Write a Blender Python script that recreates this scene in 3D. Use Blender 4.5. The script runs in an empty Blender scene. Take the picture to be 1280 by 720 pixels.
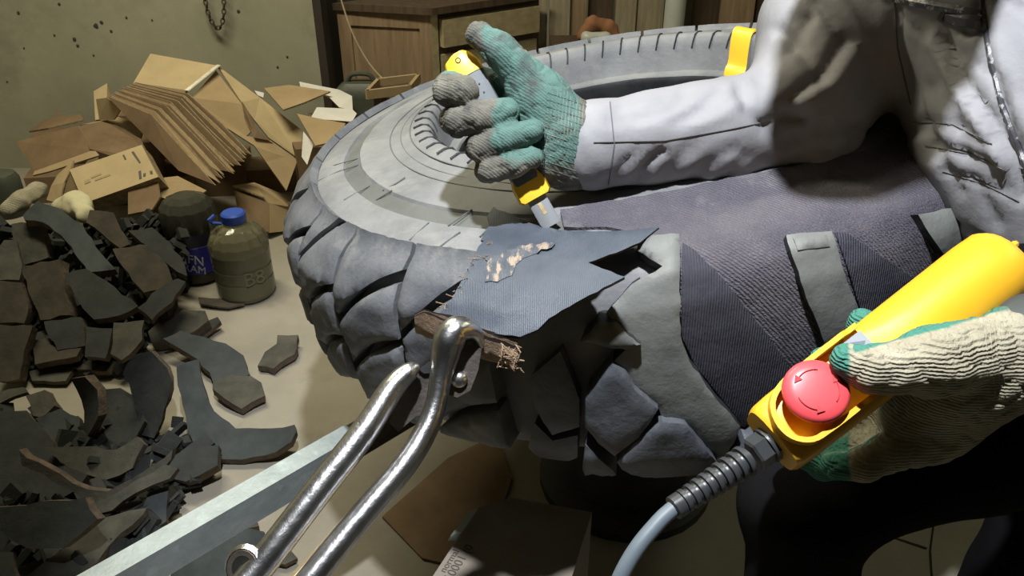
import bpy, bmesh, math, random
import numpy as np
from mathutils import Vector, Matrix, noise
from mathutils.bvhtree import BVHTree
from mathutils.geometry import delaunay_2d_cdt

S = bpy.context.scene
COL = S.collection
# ---------------------------------------------------------------- camera, world, lights, exposure
cam = bpy.data.cameras.new('camera'); camo = bpy.data.objects.new('camera', cam); COL.objects.link(camo)
camo.location = (0, 0, 1.2); camo.rotation_euler = (math.radians(60), 0, 0)
cam.sensor_width = 36; cam.lens = 36 * 1000 / 1280; cam.clip_start = .01; cam.clip_end = 50
S.camera = camo
w = bpy.data.worlds.new('room_ambient'); S.world = w; w.use_nodes = True
w.node_tree.nodes['Background'].inputs[0].default_value = (.80, .82, .70, 1)
w.node_tree.nodes['Background'].inputs[1].default_value = .02
def lamp(name, kind, loc, target, energy, color, **k):
    l = bpy.data.lights.new(name, kind); l.energy = energy; l.color = color
    for a, b in k.items(): setattr(l, a, b)
    o = bpy.data.objects.new(name, l); COL.objects.link(o); o.location = loc
    o.rotation_euler = (Vector(target) - Vector(loc)).to_track_quat('-Z', 'Y').to_euler()
    return o
lamp('work_lamp', 'SPOT', (-.06, .41, 2.1), (.22, .98, .8), 165, (.94, .97, 1), shadow_soft_size=.03, spot_size=math.radians(66), spot_blend=.35)
lamp('side_fill', 'AREA', (1.95, 1.0, 2.4), (1.1, 1.1, 0), 6, (.98, 1, .70), shape='RECTANGLE', size=.9, size_y=.2)  # added fill light to lift the dim floor at lower right
lamp('ceiling_tube', 'AREA', (-.95, 1.95, 2.5), (-.8, 2.3, 0), 50, (1, .93, .68), shape='RECTANGLE', size=1.3, size_y=.25)
S.view_settings.view_transform = 'Standard'; S.view_settings.look = 'None'
S.view_settings.gamma = 1; S.view_settings.use_curve_mapping = False
S.view_settings.exposure = 0.0

# ---------------------------------------------------------------- helpers
R = random.Random(7)
F = 1000.; TH = math.radians(30); CT, ST = math.cos(TH), math.sin(TH)
EYE = Vector((0, 0, 1.2)); FWD = Vector((0, CT, -ST)); UP = Vector((0, ST, CT)); RT = Vector((1, 0, 0))
def ray(px, py): return FWD + RT * ((px - 640) / F) - UP * ((py - 360) / F)
def at(px, py, d): return EYE + ray(px, py) * d
def at_z(px, py, z):
    r = ray(px, py); return EYE + r * ((z - EYE.z) / r.z)
def at_y(px, py, y):
    r = ray(px, py); return EYE + r * (y / r.y)
def on_plane(px, py, A, n):
    r = ray(px, py); return EYE + r * ((A - EYE).dot(n) / r.dot(n))

OFF = {}
def mk(name, V, Fc, mat, parent=None, smooth=True, angle=38, midx=None, base=None):
    """one mesh object; V in world coordinates"""
    V = [Vector(v) for v in V]
    me = bpy.data.meshes.new(name)
    if parent is not None: o0 = OFF[parent.name]
    elif base is not None: o0 = Vector(base)
    else:
        c = sum(V, Vector()) / len(V); o0 = Vector((c.x, c.y, min(v.z for v in V)))
    me.from_pydata([v - o0 for v in V], [], Fc)
    for m in (mat if isinstance(mat, (list, tuple)) else [mat]): me.materials.append(m)
    if midx is not None: me.polygons.foreach_set('material_index', midx)
    if smooth:
        me.polygons.foreach_set('use_smooth', [True] * len(me.polygons))
        try: me.set_sharp_from_angle(angle=math.radians(angle))
        except Exception: pass
    me.update()
    o = bpy.data.objects.new(name, me); COL.objects.link(o)
    if parent is not None: o.parent = parent; OFF[o.name] = OFF[parent.name].copy()
    else: o.location = o0; OFF[o.name] = o0.copy()
    return o
def tag(o, label=None, cat=None, group=None, kind=None):
    if label: o['label'] = label
    if cat: o['category'] = cat
    if group: o['group'] = group
    if kind: o['kind'] = kind
    return o
def thing(name, label, cat, loc, group=None):
    o = bpy.data.objects.new(name, None); COL.objects.link(o); o.empty_display_size = .05
    o.location = loc; OFF[o.name] = Vector(loc)
    return tag(o, label, cat, group)
class MB:
    def __init__(s): s.V = []; s.F = []; s.I = []
    def add(s, V, Fc, mi=0):
        b = len(s.V); s.V += [Vector(v) for v in V]; s.F += [[i + b for i in f] for f in Fc]; s.I += [mi] * len(Fc); return s
    def box(s, c, dx, dy, dz, mi=0):
        c = Vector(c); dx, dy, dz = Vector(dx), Vector(dy), Vector(dz)
        V = [c + a * dx + b * dy + e * dz for e in (-.5, .5) for a, b in ((-.5, -.5), (.5, -.5), (.5, .5), (-.5, .5))]
        return s.add(V, [(3, 2, 1, 0), (4, 5, 6, 7), (0, 1, 5, 4), (1, 2, 6, 5), (2, 3, 7, 6), (3, 0, 4, 7)], mi)
    def tube(s, P, rad, n=10, mi=0, flat=None, cap=True):
        """tube along points; rad number or list; flat=(axis, factor) squashes the section along an axis"""
        P = [Vector(p) for p in P]; m = len(P); rad = rad if isinstance(rad, (list, tuple)) else [rad] * m
        V = []; prev = None
        for i, p in enumerate(P):
            t = (P[min(i + 1, m - 1)] - P[max(i - 1, 0)]).normalized()
            if prev is None: prev = t.orthogonal().normalized()
            u = (prev - t * prev.dot(t)).normalized(); prev = u; v = t.cross(u)
            for k in range(n):
                a = 2 * math.pi * k / n; q = (u * math.cos(a) + v * math.sin(a)) * rad[i]
                if flat: ax = Vector(flat[0]); q = q - ax * q.dot(ax) * (1 - flat[1])
                V.append(p + q)
        Fc = [(i * n + k, i * n + (k + 1) % n, (i + 1) * n + (k + 1) % n, (i + 1) * n + k) for i in range(m - 1) for k in range(n)]
        if cap: Fc += [tuple(range(n))[::-1], tuple((m - 1) * n + k for k in range(n))]
        return s.add(V, Fc, mi)
    def lathe(s, A, ax, prof, n=24, mi=0):
        A = Vector(A); ax = Vector(ax).normalized(); u = ax.orthogonal().normalized(); v = ax.cross(u)
        V = [A + ax * h + (u * math.cos(2 * math.pi * k / n) + v * math.sin(2 * math.pi * k / n)) * max(r, 1e-5) for r, h in prof for k in range(n)]
        m = len(prof)
        Fc = [(i * n + k, i * n + (k + 1) % n, (i + 1) * n + (k + 1) % n, (i + 1) * n + k) for i in range(m - 1) for k in range(n)]
        Fc += [tuple(range(n))[::-1], tuple((m - 1) * n + k for k in range(n))]
        return s.add(V, Fc, mi)
    def build(s, name, mat, parent=None, **k): return mk(name, s.V, s.F, mat, parent, midx=s.I, **k)
def spline(P, n=6):
    P = [Vector(p) for p in P]; out = []
    for i in range(len(P) - 1):
        a, b, c, d = P[max(i - 1, 0)], P[i], P[i + 1], P[min(i + 2, len(P) - 1)]
        for k in range(n):
            t = k / n
            out.append(.5 * ((2 * b) + (c - a) * t + (2 * a - 5 * b + 4 * c - d) * t * t + (3 * b - a - 3 * c + d) * t ** 3))
    out.append(P[-1]); return out
def lerpv(L, n=6):
    out = []
    for i in range(len(L) - 1): out += [L[i] + (L[i + 1] - L[i]) * k / n for k in range(n)]
    return out + [L[-1]]

# ---------------------------------------------------------------- materials
def mat(name, c1, c2=None, scale=8, rough=.8, bump=.25, bscale=40, metal=0, stretch=(1, 1, 1), ramp=(.35, .65), wave=None, spec=.5, c3=None, scale3=30, ramp3=(.6, .7), attr=None, dist=.004, voro=None):
    m = bpy.data.materials.new(name); m.use_nodes = True; nt = m.node_tree; N = nt.nodes; L = nt.links
    b = N['Principled BSDF']; b.inputs['Roughness'].default_value = rough; b.inputs['Metallic'].default_value = metal
    b.inputs['Specular IOR Level'].default_value = spec
    tc = N.new('ShaderNodeTexCoord'); mp = N.new('ShaderNodeMapping'); mp.inputs['Scale'].default_value = stretch
    L.new(tc.outputs['Object'], mp.inputs[0])
    def nz(sc, det=6):
        n = N.new('ShaderNodeTexNoise'); n.inputs['Scale'].default_value = sc; n.inputs['Detail'].default_value = det; n.inputs['Roughness'].default_value = .65
        L.new(mp.outputs[0], n.inputs['Vector']); return n.outputs['Fac']
    def mixc(fac, a, bb):
        x = N.new('ShaderNodeMix'); x.data_type = 'RGBA'; L.new(fac, x.inputs[0])
        for i, v in ((6, a), (7, bb)):
            if isinstance(v, tuple): x.inputs[i].default_value = (*v, 1)
            else: L.new(v, x.inputs[i])
        return x.outputs[2]
    def rmp(src, lo, hi):
        r = N.new('ShaderNodeMapRange'); r.inputs[1].default_value = lo; r.inputs[2].default_value = hi; L.new(src, r.inputs[0]); return r.outputs[0]
    col = None
    if c2: col = mixc(rmp(nz(scale), *ramp), c1, c2)
    if attr:
        a = N.new('ShaderNodeAttribute'); a.attribute_name = attr[0]
        mth = N.new('ShaderNodeMath'); mth.operation = 'ADD'; L.new(a.outputs['Fac'], mth.inputs[0]); L.new(nz(45), mth.inputs[1])
        col = mixc(rmp(mth.outputs[0], .82, 1.12), col if col else c1, attr[1])
    if c3:
        src = nz(scale3)
        if voro:
            vn = N.new('ShaderNodeTexVoronoi'); vn.inputs['Scale'].default_value = voro; L.new(mp.outputs[0], vn.inputs['Vector'])
            src = vn.outputs['Distance']
        col = mixc(rmp(src, *ramp3), col if col else c1, c3)
    if col: L.new(col, b.inputs['Base Color'])
    else: b.inputs['Base Color'].default_value = (*c1, 1)
    h = nz(bscale, 5)
    if wave:
        wv = N.new('ShaderNodeTexWave'); wv.inputs['Scale'].default_value = wave[0]; wv.inputs['Distortion'].default_value = wave[2] if len(wave) > 2 else 1.5; wv.bands_direction = wave[1]
        wv.inputs['Detail'].default_value = 1; wv.inputs['Detail Scale'].default_value = 4
        L.new(mp.outputs[0], wv.inputs['Vector'])
        mm = N.new('ShaderNodeMath'); mm.operation = 'MULTIPLY_ADD'; mm.inputs[1].default_value = .8; L.new(wv.outputs['Fac'], mm.inputs[0]); L.new(h, mm.inputs[2]); h = mm.outputs[0]
    if bump:
        bp = N.new('ShaderNodeBump'); bp.inputs['Strength'].default_value = bump; bp.inputs['Distance'].default_value = dist
        L.new(h, bp.inputs['Height']); L.new(bp.outputs[0], b.inputs['Normal'])
    return m
RUB = mat('dusty_tyre_rubber', (.15, .155, .165), (.25, .255, .26), scale=7, rough=.62, bump=.35, bscale=55, c3=(.29, .285, .27), scale3=16, ramp3=(.55, .8))
LUG = mat('tread_lug_rubber', (.075, .082, .098), (.13, .14, .16), scale=10, rough=.5, bump=.4, bscale=70, c3=(.2, .205, .21), scale3=25, ramp3=(.6, .85))
LUGD = mat('lit_dusty_lug_rubber', (.10, .108, .125), (.17, .175, .19), scale=9, rough=.55, bump=.4, bscale=70, c3=(.25, .25, .245), scale3=22, ramp3=(.56, .8))  # dusty lug rubber made paler, brighter light on these lugs put into the colour
GROOVE = mat('groove_rubber', (.10, .105, .10), (.14, .145, .14), scale=12, rough=.7)
BUFF = mat('buffed_grey_rubber', (.14, .15, .145), (.21, .22, .21), scale=9, rough=.6, bump=.3, bscale=60, stretch=(1, .35, 1))
PLY = mat('torn_ply_fabric', (.078, .074, .098), (.135, .124, .145), scale=11, rough=.75, bump=.6, bscale=120, wave=(100, 'DIAGONAL', 3), c3=(.24, .235, .25), scale3=9, ramp3=(.58, .8))
PLYD = mat('dark_ply_layer', (.042, .043, .062), (.065, .064, .085), scale=20, rough=.75, bump=.5, bscale=160, wave=(110, 'X', 1))
FLAP = mat('peeled_ply_blue_grey', (.062, .078, .106), (.10, .116, .145), scale=12, rough=.55, bump=.3, bscale=90, wave=(170, 'X', 1.5), c3=(.3, .26, .24), scale3=13, ramp3=(.66, .76))
FRAY = mat('frayed_brown_cord', (.24, .16, .105), (.52, .37, .25), scale=60, rough=.9, bump=.8, bscale=150, stretch=(1, 4, 4))
PATCH = mat('frayed_flap_patch', (.07, .085, .11), (.13, .14, .16), scale=30, rough=.8, bump=.7, bscale=120, stretch=(4, 1, 1), c3=(.42, .33, .26), scale3=26, ramp3=(.52, .6))
DARKRUB = mat('black_rubber', (.018, .018, .02), (.035, .035, .038), scale=20, rough=.6, bump=.3)
SCR = [mat('scrap_rubber_dark', (.016, .0185, .018), (.034, .037, .035), scale=14, rough=.85, bump=.5),
       mat('scrap_rubber_brown', (.030, .026, .019), (.062, .05, .036), scale=18, rough=.9, bump=.5),
       mat('scrap_rubber_grey', (.040, .040, .032), (.085, .081, .064), scale=16, rough=.9, bump=.6),
       mat('scrap_rubber_slate', (.020, .026, .028), (.042, .050, .052), scale=14, rough=.8, bump=.45)]
CUT = mat('scrap_cut_edge', (.05, .042, .033), (.14, .10, .07), scale=40, rough=.95, bump=.8, bscale=90)
CARD = mat('cardboard', (.32, .23, .125), (.40, .295, .17), scale=7, rough=.9, bump=.15, bscale=90)
CARDL = mat('pale_cardboard', (.42, .325, .185), (.50, .39, .23), scale=7, rough=.85, bump=.12)
CARDD = mat('brown_cardboard', (.155, .10, .055), (.225, .15, .085), scale=8, rough=.9, bump=.2)
CARDE = mat('corrugated_edge', (.22, .16, .09), (.42, .33, .2), scale=70, rough=.95, bump=.8, bscale=120)
PAPER = mat('white_paper', (.62, .60, .58), (.72, .70, .68), scale=6, rough=.9, bump=.2)
TAPE = mat('glossy_tape', (.62, .55, .42), (.9, .88, .8), scale=30, rough=.25, bump=.6, bscale=60)
INK = mat('faded_ink', (.11, .09, .075))
CONC = mat('dusty_concrete', (.245, .222, .178), (.325, .295, .242), scale=3.5, rough=.95, bump=.3, bscale=30, c3=(.20, .18, .148), scale3=6, ramp3=(.6, .85))
WALL = mat('stained_plaster', (.30, .29, .215), (.39, .375, .285), scale=2.2, rough=.95, bump=.25, bscale=25, c3=(.20, .185, .14), scale3=3.2, ramp3=(.52, .8))
SPOT = mat('dark_wall_spot', (.05, .045, .04))
WOOD = mat('old_brown_wood', (.21, .14, .082), (.32, .225, .14), scale=6, rough=.8, bump=.35, stretch=(6, 6, .6))
WOODL = mat('pale_old_wood', (.34, .28, .165), (.46, .38, .24), scale=6, rough=.8, bump=.35, stretch=(1, 6, 6))
WOODG = mat('weathered_board', (.24, .20, .135), (.36, .31, .22), scale=6, rough=.85, bump=.4, stretch=(8, 8, .7))
WOODD = mat('dark_board', (.055, .034, .02), (.10, .065, .04), scale=6, rough=.8, bump=.3, stretch=(8, 8, .7))
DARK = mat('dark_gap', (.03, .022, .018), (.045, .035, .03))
PIPE = mat('pale_painted_pipe', (.50, .53, .50), (.6, .62, .58), rough=.4, bump=.05)
STEEL = mat('worn_polished_steel', (.50, .50, .52), (.72, .72, .74), scale=30, rough=.28, metal=1, bump=.25, bscale=60, c3=(.13, .11, .09), scale3=22, ramp3=(.62, .75))
STEELD = mat('dark_forged_steel', (.10, .09, .085), (.2, .17, .15), scale=25, rough=.5, metal=.8, bump=.35, bscale=50)
BRASS = mat('worn_yellowed_edge', (.42, .32, .18), (.55, .45, .28), rough=.5, metal=.6)
GALV = mat('galvanised_steel', (.28, .33, .35), (.38, .43, .45), scale=18, rough=.5, metal=.35, bump=.25, bscale=45, c3=(.40, .48, .51), scale3=40, ramp3=(.55, .7))
YEL = mat('yellow_plastic', (.84, .44, .022), (.90, .49, .03), scale=4, rough=.38, bump=.04)
YELK = mat('knife_yellow', (.88, .52, .03), (.92, .57, .05), scale=5, rough=.4, bump=.05)
GREYK = mat('knife_grey_grip', (.12, .135, .15), (.15, .165, .18), scale=10, rough=.55, bump=.1)
BLADE = mat('bright_blade', (.30, .32, .34), (.40, .41, .43), scale=10, rough=.35, metal=.45, bump=.02)
RED = mat('red_button', (.80, .075, .09), (.84, .10, .115), scale=4, rough=.35, bump=.05)
REDD = mat('red_arrow_print', (.5, .05, .06))
BLACKP = mat('black_plastic', (.03, .033, .037), (.045, .048, .052), rough=.35, bump=.08)
CABLE = mat('grey_cable', (.12, .15, .18), (.15, .18, .21), rough=.5, bump=.05)
JACK = mat('grey_padded_nylon', (.25, .25, .27), (.31, .305, .325), scale=5, rough=.68, bump=.2, bscale=18, dist=.01)
SEAM = mat('jacket_seam', (.12, .115, .12))
ZIP = mat('dark_zip', (.06, .06, .07), (.4, .4, .42), scale=90, rough=.4, ramp=(.55, .6))
TRO = mat('black_trousers', (.006, .006, .007), (.010, .010, .011), rough=1, spec=.08)
SLV = mat('dark_cuff', (.05, .06, .062), (.07, .08, .082), rough=.6)
SKIN = mat('skin', (.5, .3, .22), (.55, .34, .25), rough=.5, bump=.1)
HAIR = mat('dark_hair', (.02, .016, .012), rough=.6)
GLR = mat('coated_work_glove', (.085, .083, .072), (.20, .19, .155), scale=26, rough=.85, bump=.35, bscale=90, wave=(130, 'DIAGONAL', 3), c3=(.055, .06, .055), scale3=30, ramp3=(.52, .72), attr=('coat', (.095, .185, .16)), dist=.002)
GLL = mat('knit_work_glove', (.30, .27, .195), (.42, .385, .29), scale=22, rough=.9, bump=.6, bscale=70, wave=(105, 'Z', 1.6), c3=(.15, .135, .11), scale3=12, ramp3=(.55, .75), attr=('coat', (.05, .21, .16)), dist=.003)
GRN = mat('dark_green_can', (.045, .055, .04), (.075, .08, .06), rough=.5)
BLUE = mat('blue_label', (.03, .03, .33), (.05, .05, .42), rough=.4, bump=0)
BCAP = mat('blue_cap', (.03, .09, .50), rough=.4, bump=.02)
WHT = mat('white_print', (.75, .75, .78), bump=0)
OIL = mat('dark_liquid', (.035, .031, .017), (.055, .048, .027), rough=.3, bump=0)
CHAIN = mat('rusty_chain', (.05, .04, .03), (.10, .075, .05), rough=.7, metal=.4)
FOAM = mat('pale_rag', (.50, .46, .30), (.6, .56, .38), rough=.95, bump=.5)
ORNG = mat('rusty_brown_cloth', (.26, .11, .05), (.36, .17, .09), rough=.9, bump=.5)
def glassy(name, c, tr=.6):
    m = bpy.data.materials.new(name); m.use_nodes = True; b = m.node_tree.nodes['Principled BSDF']
    b.inputs['Base Color'].default_value = (*c, 1); b.inputs['Roughness'].default_value = .12
    b.inputs['Transmission Weight'].default_value = tr; b.inputs['IOR'].default_value = 1.3
    return m
PET = glassy('clear_plastic', (.36, .34, .22), .7)
PETD = glassy('smoky_plastic', (.10, .10, .08), .5)

# ---------------------------------------------------------------- setting
def quadbox(name, c, sx, sy, sz, m, parent=None, **k):
    return MB().box(c, (sx, 0, 0), (0, sy, 0), (0, 0, sz)).build(name, m, parent, smooth=False, **k)
fl = tag(quadbox('floor', (0, 1.4, -.05), 5.2, 5.4, .1, CONC), kind='structure')
WY = 3.05
wl = tag(quadbox('wall_back', (-1.67, WY + .1, 1.35), 1.88, .2, 2.7, WALL), kind='structure')
tag(quadbox('wall_recess', (.94, 4.05, 1.35), 3.34, .1, 2.7, WALL), kind='structure')
tag(quadbox('wall_left', (-2.65, 1.4, 1.35), .1, 5.4, 2.7, WALL), kind='structure')
tag(quadbox('wall_right', (2.65, 1.4, 1.35), .1, 5.4, 2.7, WALL), kind='structure')
tag(quadbox('ceiling', (0, 1.4, 2.85), 5.4, 5.4, .1, WALL), kind='structure')
# dark splashes on the plaster
for (px, py, r) in ((120, 32, 3.2), (127, 28, 2.4), (93, 49, 2.6), (97, 57, 2), (139, 39, 1.8), (158, 22, 1.6), (23, 16, 2), (74, 5, 1.8), (68, 44, 1.4), (117, 69, 1.3), (9, 102, 1.3), (298, 14, 2.2), (359, 71, 1.6), (347, 84, 1.6), (30, 60, 1.2), (190, 25, 1.2)):
    c = at_y(px, py, WY - .001); q = MB().lathe(c, (0, -1, 0), [(r * .0022, 0), (r * .0028, .0006), (r * .002, .0014)], 9)
    q.V = [v + Vector((R.uniform(-1, 1), 0, R.uniform(-1, 1))) * r * .0005 for v in q.V]
    o = q.build('paint_splash', SPOT, wl)
# dark strip put in for the shade in the gap beside the wall end
tag(quadbox('gap_shade_1', (-.715, 3.2, 1.3), .03, .30, 2.6, DARK), kind='structure')

# floor slabs at the lower right (tile joints raised as slightly proud slabs)
def floor_poly(name, pts, m, h=.006, parent=None):
    b = [at_z(x, y, 0.0005) for x, y in pts]; t = [v + Vector((0, 0, h)) for v in b]; n = len(b)
    return mk(name, b + t, [tuple(range(n))[::-1], tuple(range(n, 2 * n))] + [(i, (i + 1) % n, n + (i + 1) % n, n + i) for i in range(n)], m, parent, smooth=False)
for pts in ([(1050, 700), (1115, 676), (1155, 690), (1148, 740), (1060, 760)], [(1118, 674), (1165, 650), (1158, 687)], [(1170, 640), (1262, 600), (1250, 700), (1170, 790), (1163, 690)], [(960, 690), (1090, 640), (1110, 672), (1045, 698), (1000, 760)]):
    floor_poly('floor_slab', pts, CONC, parent=fl)

# ---------------------------------------------------------------- tyre
TX, TY = -.019, -.163
TM = Matrix.Translation((.18, 1.278, .838)) @ Matrix.Rotation(TY, 4, 'Y') @ Matrix.Rotation(TX, 4, 'X')
TMI = TM.inverted()
PROF = [(.29, -.105), (.284, -.08), (.285, -.07), (.288, -.066), (.302, -.064), (.308, -.045), (.313, -.02), (.318, -.006), (.324, -.001), (.33, 0), (.342, -.003), (.36, -.011), (.40, -.017), (.436, -.022), (.4385, -.026), (.462, -.034), (.4645, -.030), (.49, -.035), (.515, -.044), (.535, -.059), (.546, -.085), (.550, -.12), (.552, -.17), (.550, -.22), (.546, -.255), (.535, -.28), (.51, -.30), (.46, -.315), (.40, -.325), (.33, -.335), (.31, -.34), (.29, -.325), (.285, -.285), (.33, -.275), (.45, -.275), (.51, -.25), (.525, -.17), (.51, -.105), (.45, -.075), (.36, -.07), (.31, -.095)]
PROF = [(r, z if z > -.12 else -.12 + (z + .12) * 1.07) for r, z in PROF]
def revolve(prof, n=180, close=True):
    V = []
    for k in range(n):
        a = 2 * math.pi * k / n; c, s = math.cos(a), math.sin(a)
        V += [TM @ Vector((r * c, r * s, z)) for r, z in prof]
    m = len(prof); Fc = []
    for k in range(n):
        for i in range(m if close else m - 1):
            Fc.append((k * m + i, ((k + 1) % n) * m + i, ((k + 1) % n) * m + (i + 1) % m, k * m + (i + 1) % m))
    return V, Fc
OUT = PROF[9:30]                                         # outer skin, bead crest to lower bead
def offset_prof(d):
    out = []
    for i, (r, z) in enumerate(OUT):
        a = Vector(OUT[max(i - 1, 0)]); b = Vector(OUT[min(i + 1, len(OUT) - 1)]); t = (b - a).normalized()
        out.append((r - t.y * d, z + t.x * d))
    return out
BV = {}
def tyre_hit(px, py, d=0.):
    k = round(d, 4)
    if k not in BV:
        V, Fc = revolve(offset_prof(d), 240, False); BV[k] = BVHTree.FromPolygons(V, Fc)
    r = ray(px, py).normalized(); h = BV[k].ray_cast(EYE, r)
    if h[0] is None: return None, None
    n = h[1] if h[1].dot(r) < 0 else -h[1]
    return h[0], n
tyre = thing('loader_tyre', 'big worn loader tyre lying flat, its tread half stripped to the cords', 'tyre', TM @ Vector((0, 0, -.36)))
V, Fc = revolve(PROF, 192)
m_ = len(PROF); MI = []
for k in range(192):
    for i in range(m_): MI.append(1 if i in (14,) else (2 if (i >= 30 or i < 2) else 0))
for i, v in enumerate(V):
    l = TMI @ v; q = noise.noise(l * 9) * .0025 + noise.noise(l * 31) * .0012; n_ = Vector((l.x, l.y, l.z + .16)).normalized(); V[i] = TM @ (l + n_ * q)
casing = mk('casing', V, Fc, [RUB, GROOVE, DARKRUB], tyre, midx=MI, angle=35)
def cdt(P, step, inner=True):
    P = [Vector(p) for p in P]; n = len(P)
    pts = list(P)
    if inner:
        x0, x1 = min(p.x for p in P), max(p.x for p in P); y0, y1 = min(p.y for p in P), max(p.y for p in P)
        def inside(q):
            c = False; j = n - 1
            for i in range(n):
                if (P[i].y > q.y) != (P[j].y > q.y) and q.x < (P[j].x - P[i].x) * (q.y - P[i].y) / (P[j].y - P[i].y) + P[i].x: c = not c
                j = i
            return c
        x = x0 + step / 2; row = 0
        while x < x1:
            y = y0 + step * (.5 if row % 2 else 1)
            while y < y1:
                q = Vector((x, y))
                if inside(q) and min((q - p).length for p in P) > step * .45: pts.append(q)
                y += step
            x += step * .87; row += 1
    v, e, f, ov, oe, of = delaunay_2d_cdt(pts, [], [list(range(n))], 1, 1e-7)
    return v, f, n
def resample(P, step, jit=0, rnd=R):
    P = [Vector(p) for p in P]; out = []
    for i in range(len(P)):
        a, b = P[i], P[(i + 1) % len(P)]; k = max(1, int((b - a).length / step)); nn = Vector((-(b - a).y, (b - a).x)).normalized()
        for j in range(k):
            out.append(a.lerp(b, j / k) + nn * (rnd.uniform(-jit, jit) if j else 0))
    return out
def extrude(top, bot, Fc):
    """closed shell from a triangulated top sheet; side faces get index 1"""
    n = len(top); cnt = {}
    for f in Fc:
        for i in range(len(f)):
            a, b = f[i], f[(i + 1) % len(f)]; cnt[(a, b)] = 1
    side = [(b, a, a + n, b + n) for (a, b) in cnt if (b, a) not in cnt]
    G = [tuple(f) for f in Fc] + [tuple(i + n for i in f[::-1]) for f in Fc] + side
    return list(top) + list(bot), G, [0] * len(Fc) + [1] * (len(Fc) + len(side))
def edge_d(q, P):
    best = 9e9
    for i in range(len(P)):
        a, b = P[i], P[(i + 1) % len(P)]; ab = b - a; t = max(0, min(1, (q - a).dot(ab) / max(ab.length_squared, 1e-12)))
        best = min(best, (q - a - ab * t).length)
    return best
def tyre_patch(name, pts, th, m, step=9, jit=.5, rough=.0012, round_px=6, parent=None, edge=.10):
    """slab of rubber / cord lying on the casing, outline given where it is seen"""
    rs = random.Random(len(pts) * 31 + int(pts[0][0]))
    P = resample(pts, step, jit, rs); v, f, n = cdt(P, step)
    top, bot = [], []
    for q in v:
        h, nn = tyre_hit(q.x, q.y, th)
        if h is None:                       # just past the silhouette: nearest visible point
            for s in range(1, 12):
                q2 = q.lerp(sum(P, Vector((0, 0))) / len(P), s / 12); h, nn = tyre_hit(q2.x, q2.y, th)
                if h is not None: break
            if h is None: h, nn = (Vector(top[-1]) if top else at(q.x, q.y, .95)), Vector((0, -.6, .8))
        e = edge_d(q, P); k = 1 - edge * max(0, 1 - e / round_px) ** 2
        d = th * (1 - k) + rough * noise.noise(h * 40) - .001
        top.append(h - nn * d); bot.append(h - nn * (th + .004))
    ref = Vector((0, 0, 0))
    a, b, c = (top[i] for i in f[0])
    if (b - a).cross(c - a).dot(ray(v[f[0][0]].x, v[f[0][0]].y)) > 0: f = [t[::-1] for t in f]
    VV, G, I = extrude(top, bot, f)
    return mk(name, VV, G, m, parent or tyre, midx=I, angle=50)
# generic tread blocks: columns of 12.9 degrees split by slanting grooves
rz = [(z, r) for r, z in OUT[9:17]]                     # shoulder to shoulder
zs = [a for a, b in rz][::-1]; rr = [b for a, b in rz][::-1]
def rc(z): return float(np.interp(z, zs, rr))
def block(P, th, fine):
    """P polygon in (arc length, z) at r = .58"""
    Q = [Vector(p) for p in P]; step = .009 if fine else .028
    rs = resample(Q, step, .0006, R); v, f, n = cdt(rs, step, True)
    top, bot = [], []
    for q in v:
        a = q.x / .58; e = edge_d(q, rs); k = 1 - .2 * max(0, 1 - e / .008) ** 2
        r0 = rc(q.y); sh = max(0, (q.y + .095) / .06); sh = min(1, sh)
        r1 = r0 + th * k * (1 - .93 * sh) + .0022 * noise.noise(Vector((a * 12, q.y * 40, 3)))
        top.append(TM @ Vector((r1 * math.cos(a), r1 * math.sin(a), q.y + .006 * sh)))
        bot.append(TM @ Vector(((r0 - .006) * math.cos(a), (r0 - .006) * math.sin(a), q.y - .004 * sh)))
    a, b, c = (v[i] for i in f[0])
    if (b - a).cross(c - a) < 0: f = [t[::-1] for t in f]
    VV, G, I = extrude(top, bot, f)
    return mk('tread_lug', VV, G, LUGD, tyre, angle=50)
def clipz(P, lo, hi):
    for sgn, lim in ((1, lo), (-1, hi)):
        out = []
        for i in range(len(P)):
            a, b = P[i], P[(i + 1) % len(P)]; da, db = sgn * (a[1] - lim), sgn * (b[1] - lim)
            if da >= 0: out.append(a)
            if da * db < 0: t = da / (da - db); out.append((a[0] + (b[0] - a[0]) * t, a[1] + (b[1] - a[1]) * t))
        P = out
        if len(P) < 3: return P
    return P
W_ = 12.9
for c in range(-23, 3):
    p0 = 221 + c * W_; fine = 190 < p0 < 250
    if p0 > 246 or p0 < -55: continue
    x0, x1 = math.radians(p0 + .35) * .58, math.radians(p0 + W_ - .35) * .58
    zt = -.063 + (.012 if c % 2 else 0) + (.03 if c == -1 else 0)
    pitch = .076; drop = .074
    for j in range(-1, 6):
        up_r = zt - j * pitch - .007; lo_r = zt - (j + 1) * pitch + .005
        if j == -1: up_r = 0.1
        P = []
        for k in range(7):                              # lower edge, left to right, bowed
            t = k / 6; P.append((x0 + (x1 - x0) * t, lo_r - drop * (1 - t) + .012 * math.sin(math.pi * t)))
        for k in range(7):
            t = 1 - k / 6; P.append((x0 + (x1 - x0) * t, up_r - drop * (1 - t) + .012 * math.sin(math.pi * t)))
        P = clipz(P, -.278, -.036)
        if len(P) < 3: continue
        ar = abs(sum(P[i][0] * P[(i + 1) % len(P)][1] - P[(i + 1) % len(P)][0] * P[i][1] for i in range(len(P)))) / 2
        if ar < .0007: continue
        Q = [P[0]]
        for q in P[1:]:
            if math.hypot(q[0] - Q[-1][0], q[1] - Q[-1][1]) > .003: Q.append(q)
        block(Q, .033, fine)
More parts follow.
